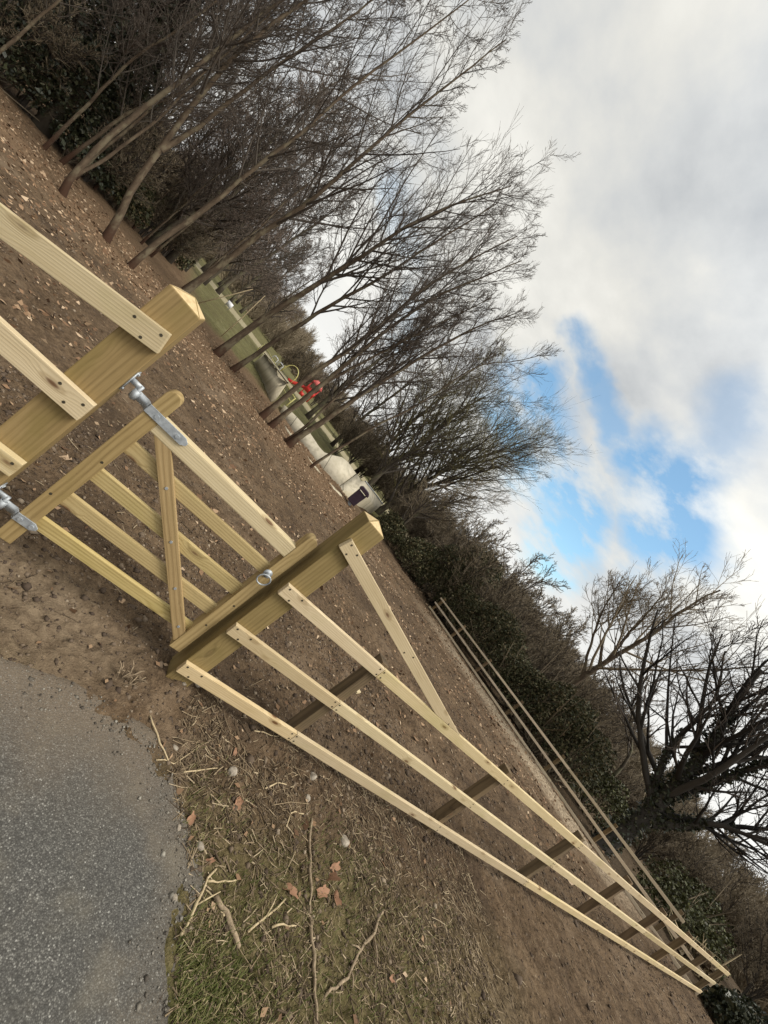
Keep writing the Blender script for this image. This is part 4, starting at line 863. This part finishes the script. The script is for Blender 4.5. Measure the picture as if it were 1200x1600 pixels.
# ------------------------------------------------------------------ things lying on the ground
def lay(pts, lift): return np.array([(x, y, float(gz(x, y))+lift) for x, y in pts])
def stick(name, label, pts, r, m, cat='stick', forks=(), group=None):
    pts = np.array(pts, float); s = np.concatenate([[0], np.cumsum(np.linalg.norm(np.diff(pts, axis=0), axis=1))]); n = max(6, int(s[-1]/.04)); u = np.linspace(0, s[-1], n)
    rs = np.random.RandomState(int(abs(pts[0, 0]*1000+pts[0, 1]*333)) % 9999)
    Q = np.stack([np.interp(u, s, pts[:, 0]), np.interp(u, s, pts[:, 1])], -1); Q[1:-1] += rs.randn(n-2, 2)*.004
    P = lay(Q, r*.8); P[:, 2] = np.maximum(P[:, 2], np.convolve(np.pad(P[:, 2], 2, 'edge'), np.ones(5)/5, 'valid'))
    rad = r*(1-.35*u/s[-1])*(1+.12*rs.randn(n)); parts = [tube_np(P, rad, 7)]
    for t, ang, L in forks:
        k = int(t*(n-1)); d = P[min(k+1, n-1)]-P[k-1]; a = math.atan2(d[1], d[0])+R_(ang); e = P[k]+np.array([math.cos(a)*L, math.sin(a)*L, .015]); parts.append(tube_np([P[k], (P[k]+e)/2+np.array([0, 0, .008]), e], [r*.6, r*.5, r*.3], 6))
    V, F = joinVF(parts); c = P[n//2]
    return tag(mesh_obj(name, V-c, F, m, smooth=True, loc=c), label, cat, group)
stick('log', 'short thick bark-flecked stick on the moss near the tarmac edge', [(.53, -.83), (.61, -.90), (.68, -.96)], .013, M_BARKF)
stick('stick', 'bent pale dead stem lying along the tarmac edge', [(.39, -.97), (.43, -.89), (.48, -.81), (.53, -.73)], .006, M_STRAW, forks=((.5, -35, .12),))
stick('stick', 'short pale stem beside the bend of the dead stem', [(.49, -.78), (.64, -.75)], .0045, M_STRAW)
stick('stick', 'straight pale stem right of the thick stick', [(.72, -.91), (.83, -.84), (.95, -.76)], .006, M_STRAW, forks=((.4, 25, .1),))
stick('stick', 'pale stem angled towards the thick bark-flecked stick', [(.59, -.88), (.48, -.81)], .004, M_STRAW)
stick('long_stick', 'long thin brown stick pointing at the fence from the russet leaves', [(1.19, -.34), (1.15, -.46), (1.13, -.56), (1.12, -.68), (1.11, -.79)], .009, M_BARKF)
stick('long_stick', 'long straight brown stick running out of the bottom edge', [(1.12, -.80), (1.13, -.92), (1.13, -1.0), (1.12, -1.16), (1.10, -1.4)], .009, M_BARKF)
stick('branch', 'crooked grey branch lying on the turf right of the long sticks', [(1.80, -.66), (1.66, -.78), (1.5, -.89), (1.43, -.93), (1.4, -.97), (1.27, -1.02), (1.18, -1.07)], .009, M_BARKF, 'branch', ((.25, 40, .14), (.45, -35, .10), (.7, 30, .07)))
stick('stick', 'thin stem across the soil at the corner of the tarmac', [(.02, -.23), (.09, -.31), (.17, -.40)], .005, M_STRAW)
stick('stick', 'pale stem just right of the tarmac corner', [(.27, -.41), (.37, -.35), (.48, -.31)], .004, M_STRAW)
stick('stick', 'short stem on bare soil below the bottom rail', [(.8, -.3), (.88, -.24), (.97, -.22)], .0045, M_STRAW)
stick('stick', 'pale elbow-shaped stem at the top of the long stick', [(.96, -.45), (1.0, -.36), (1.11, -.34)], .005, M_STRAW)
stick('stick', 'thin stem lying under the bottom rail', [(.67, -.02), (.78, .01), (.88, .02)], .004, M_STRAW)
stick('stick', 'thin curved stem crossing the tarmac corner', [(.11, -.42), (.22, -.38), (.30, -.29)], .003, M_STRAW)
stick('stick', 'short pale stem beside the long straight brown stick', [(.85, -.88), (1.01, -.85)], .005, M_STRAW)
def stone(label, x, y, s, seed, m=None, sq=(1, .8, .6)):
    bm = bmesh.new(); bmesh.ops.create_icosphere(bm, subdivisions=3, radius=1); rs = np.random.RandomState(seed); pl = rs.randn(7, 3); pl /= np.linalg.norm(pl, axis=1, keepdims=True); of = .45+.35*rs.rand(7)
    for v in bm.verts:
        p = np.array(v.co)
        for n_, o_ in zip(pl, of):
            d = p@n_-o_
            if d > 0: p -= n_*d*.9
        p *= 1+.06*(vnoise(np.array([p[0]*3+9]), np.array([p[1]*3+p[2]*2+9]), seed)[0]-.5); v.co = Vector(p*np.array(sq)*s)
    me = bpy.data.meshes.new('stone'); bm.to_mesh(me); bm.free(); me.materials.append(m or M_STONE)
    for f in me.polygons: f.use_smooth = True
    o = bpy.data.objects.new('stone', me); COL.objects.link(o); o.location = (x, y, float(gz(x, y))+s*.12); o.rotation_euler = (.3*rs.randn(), .3*rs.randn(), seed*1.3)
    return tag(o, label, 'stone')
for i, (x, y, s, lab) in enumerate([(.42, -.68, .026, 'white stone sitting right on the tarmac edge'), (1.48, -.38, .045, 'large pale rounded stone right of the long stick'), (1.16, -.23, .03, 'rounded pale stone at the upper end of the long stick'), (1.21, -.08, .035, 'earthy stone nearest beneath the bottom rail'), (.54, -.32, .034, 'flat tan stone between tarmac corner and bottom rail'),
                     (.21, .06, .03, 'grey stone at the foot of the latch post'), (.13, .0, .018, 'small white stone just left of the grey one at the latch post'), (.2, -.31, .022, 'pale stone by the tarmac corner'), (.34, -.87, .018, 'small brown stone at the tarmac edge beside the bent stem'), (.30, -.64, .018, 'small tan stone lying on the tarmac near the white one'), (-.51, -.37, .016, 'white pebble on the upper edge of the tarmac at the left'), (-.19, -.94, .014, 'loose grey chip in the middle of the tarmac')]):
    stone(lab, x, y, s, 50+i)
oc = plank('wood_offcut', (2.19, 1.22, float(gz(2.2, 1.23))+.005), (.8, .5, 0), (-.5, .8, 0), .10, .03, .05, M_RAIL, None); tag(oc, 'small pale wood offcut lying on the soil behind the first dark fence post', 'offcut')
def big_leaf(label, x, y, s, seed, tilt=.4):
    rs = np.random.RandomState(seed); n = 18; a = np.linspace(0, 2*np.pi, n, endpoint=False); r = s*(.62+.38*np.abs(np.cos(a*2.5+rs.rand())))*(1-.25*np.sin(a)**2)
    V = [(0, 0, .004)]+[(r[i]*1.3*math.cos(a[i]), r[i]*.8*math.sin(a[i]), s*.35*math.sin(a[i])**2+.004*rs.randn()) for i in range(n)]
    F = np.array([(0, i+1, (i+1) % n+1) for i in range(n)])
    o = mesh_obj('fallen_leaf', np.array(V), F, M_RUST, smooth=True, loc=(x, y, float(gz(x, y))+.006)); o.rotation_euler = (tilt*rs.randn(), tilt*rs.randn(), rs.rand()*6.28)
    return tag(o, label, 'leaf', None)
for i, (x, y, s, lab) in enumerate([(1.29, -.62, .05, 'large russet oak leaf at the heart of the leaf pile'), (1.34, -.68, .045, 'tan oak leaf on the lower side of the leaf pile'), (1.22, -.69, .045, 'reddish leaf lying nearest the long stick in the leaf pile'), (1.33, -.56, .04, 'curled brown leaf on the upper side of the leaf pile'), (.57, -.18, .022, 'small pinkish leaf below the bottom rail'),
                     (.61, -.44, .04, 'curled dead brown leaf between tan stone and moss'), (.35, -.59, .03, 'orange leaf on the tarmac edge above the white stone'), (-.25, -.86, .014, 'tiny orange leaf lying alone on the tarmac'), (.49, -.71, .02, 'pale curled leaf by the bend of the dead stem'), (.98, -.73, .04, 'red-brown leaf left of the long stick'), (1.77, -.94, .03, 'single brown leaf right of the crooked branch')]):
    big_leaf(lab, x, y, s, 80+i)
# dead plant tuft by the gate
rs = np.random.RandomState(9); st = []
for k in range(20):
    a = rs.rand()*6.28; L = .03+.055*rs.rand(); b0 = np.array([-.15+.02*rs.randn(), -.12+.02*rs.randn(), float(gz(-.15, -.12))]); b1 = b0+np.array([math.cos(a)*L*.7, math.sin(a)*L*.7, L*.8]); st.append(tube_np([b0, (b0+b1)/2+np.array([0, 0, .015]), b1], [.004, .003, .0015], 4, False))
V, F = joinVF(st); c = np.array([-.15, -.12, 0]); tag(mesh_obj('dead_tuft', V-c, F, M_BARKF, loc=c), 'dead brown tuft on the soil in front of the gate', 'dead plant')

# loose stuff: crumbs, leaf litter, twig bits, grass ---------------------------
def scatter(rs, n, x0, x1, y0, y1, keep=None, pw=1.0):
    x = rs.uniform(x0, x1, n); y = y0+(y1-y0)*rs.rand(n)**pw
    k = poly_sd(x, y, TAR)+(fbm(x*9, y*9, 3, 41)-.5)*.09 > .02
    if keep is not None: k &= keep(x, y) > rs.rand(n)
    x, y = x[k], y[k]; return np.stack([x, y, gz(x, y)], -1)
rs = np.random.RandomState(44)
def crumbs(name, C, size, m, sd=.5):
    n = len(C); b_ = np.array([(1, 0, 0), (-1, 0, 0), (0, 1, 0), (0, -1, 0), (0, 0, 1), (0, 0, -1)], float)
    s = (size*np.exp(sd*rs.randn(n)))[:, None, None]; V = C[:, None, :]+b_[None]*s*(.55+.7*rs.rand(n, 6, 1)); V[:, :, 2] = C[:, None, 2]+(V[:, :, 2]-C[:, None, 2])*.7
    ang = rs.rand(n)*6.28; ca, sa = np.cos(ang)[:, None], np.sin(ang)[:, None]; dx = V[:, :, 0]-C[:, :1]; dy = V[:, :, 1]-C[:, 1:2]
    V[:, :, 0] = C[:, :1]+dx*ca-dy*sa; V[:, :, 1] = C[:, 1:2]+dx*sa+dy*ca
    F = np.array([(0, 2, 4), (2, 1, 4), (1, 3, 4), (3, 0, 4), (2, 0, 5), (1, 2, 5), (3, 1, 5), (0, 3, 5)])
    F = (F[None]+6*np.arange(n)[:, None, None]).reshape(-1, 3)
    mesh_obj(name, V.reshape(-1, 3), F, m)['kind'] = 'stuff'
C = np.concatenate([scatter(rs, 16000, -1.8, 3.0, -1.6, 2.2), scatter(rs, 16000, -5, 9, 0, 9, pw=1.4), scatter(rs, 5000, 2, 14, -2.5, .5)])
crumbs('soil_crumbs', C, .0062*(1+.10*np.linalg.norm(C[:, :2]-CAM[:2], axis=1)), M_CHIP)
C = np.concatenate([scatter(rs, 260, -1.6, 2.6, -1.3, 1.6), scatter(rs, 16000, -12, 8, 7, 19, lambda x, y: sstep(7, 14, y+1.5*fbm(x*.6, y*.6, 3, 8))), scatter(rs, 2500, 8, 15, 2, 16), scatter(rs, 9000, -6, 11, .6, 9, lambda x, y: .12+sstep(.5, .66, fbm(x*.9, y*.9, 4, 71)))])
V, F = leaves(rs, C+np.array([0, 0, .012]), np.where(np.linalg.norm(C[:, :2]-CAM[:2], axis=1) < 4.2, .026, .042)+.0012*np.linalg.norm(C[:, :2]-CAM[:2], axis=1), .35, .75)
mesh_obj('leaf_litter', V, F, M_OLDLEAF)['kind'] = 'stuff'
def bits(C, L, r):
    n = len(C); a = rs.rand(n)*6.28; l = (L*np.exp(.5*rs.randn(n)))[:, None]; d = np.stack([np.cos(a), np.sin(a), .12*rs.randn(n)], -1)
    b_ = np.stack([np.cos(a+1.57), np.sin(a+1.57), .1*rs.randn(n)], -1)
    P = np.stack([C-d*l/2, C+b_*l*.045*rs.randn(n)[:, None], C+d*l/2], 1)+np.array([0, 0, .004]); return tubes(P, np.repeat((r*np.exp(.35*rs.randn(n)))[:, None], 3, 1), 4)
C = np.concatenate([scatter(rs, 16000, .2, 3.4, -1.6, .1, lambda x, y: .25+sstep(.42, .62, fbm(x*3, y*3, 3, 73))), scatter(rs, 700, -1.5, 3, 0, 3), scatter(rs, 2200, 2, 12, -2.2, .3), scatter(rs, 1500, -4, 9, 1, 9)])
V, F = bits(C, .055, .0017); mesh_obj('twig_litter', V, F, M_LITTER)['kind'] = 'stuff'
def blades(C, h, w):
    n = len(C); a = rs.rand(n)*6.28; hh = (h*np.exp(.35*rs.randn(n)))[:, None]; ln = np.stack([np.cos(a), np.sin(a)], -1)*(hh*(.25+.7*rs.rand(n)[:, None]))
    sd = np.stack([-np.sin(a), np.cos(a), np.zeros(n)], -1)*w; m = C+np.concatenate([ln*.35, hh*.65], 1); t = C+np.concatenate([ln, hh], 1)
    V = np.stack([C-sd, C+sd, m+sd*.7, m-sd*.7, t], 1).reshape(-1, 3); b_ = 5*np.arange(n)[:, None]
    return V, [b_+np.array([[0, 1, 2, 3]]), b_+np.array([[3, 2, 4]])]
gk = lambda x, y: np.clip(1.3*np.exp(-(((x-.52)/.22)**2+((y+1.12)/.2)**2))+.28*sstep(.42, .62, fbm(x*2.2, y*2.2, 3, 19))*sstep(3.2, 1.0, x)*sstep(-.1, -.6, y), 0, 1)
C = np.concatenate([scatter(rs, 60000, .3, 3.0, -1.6, 0, gk), scatter(rs, 8500, .38, .95, -1.65, -.9, lambda x, y: np.clip(1.5*np.exp(-(((x-.52)/.17)**2+((y+1.22)/.2)**2))*(.4+fbm(x*12, y*12, 2, 33)), 0, 1))])
def edge(n, w):
    x = rs.uniform(-1.8, .6, n); y = rs.uniform(-1.7, -.2, n); q = poly_sd(x, y, TAR); k = (q > -w) & (q < .06) & (rs.rand(n) < np.exp(-np.abs(q)/(.45*w)))
    return np.stack([x[k], y[k], np.full(k.sum(), .006)], -1)
crumbs('edge_grit', edge(16000, .16), .0034, M_GRIT)
V, F = blades(C, .022, .0016); mesh_obj('grass', V, F, M_GRASS)['kind'] = 'stuff'
print('scene built', len(bpy.data.objects))
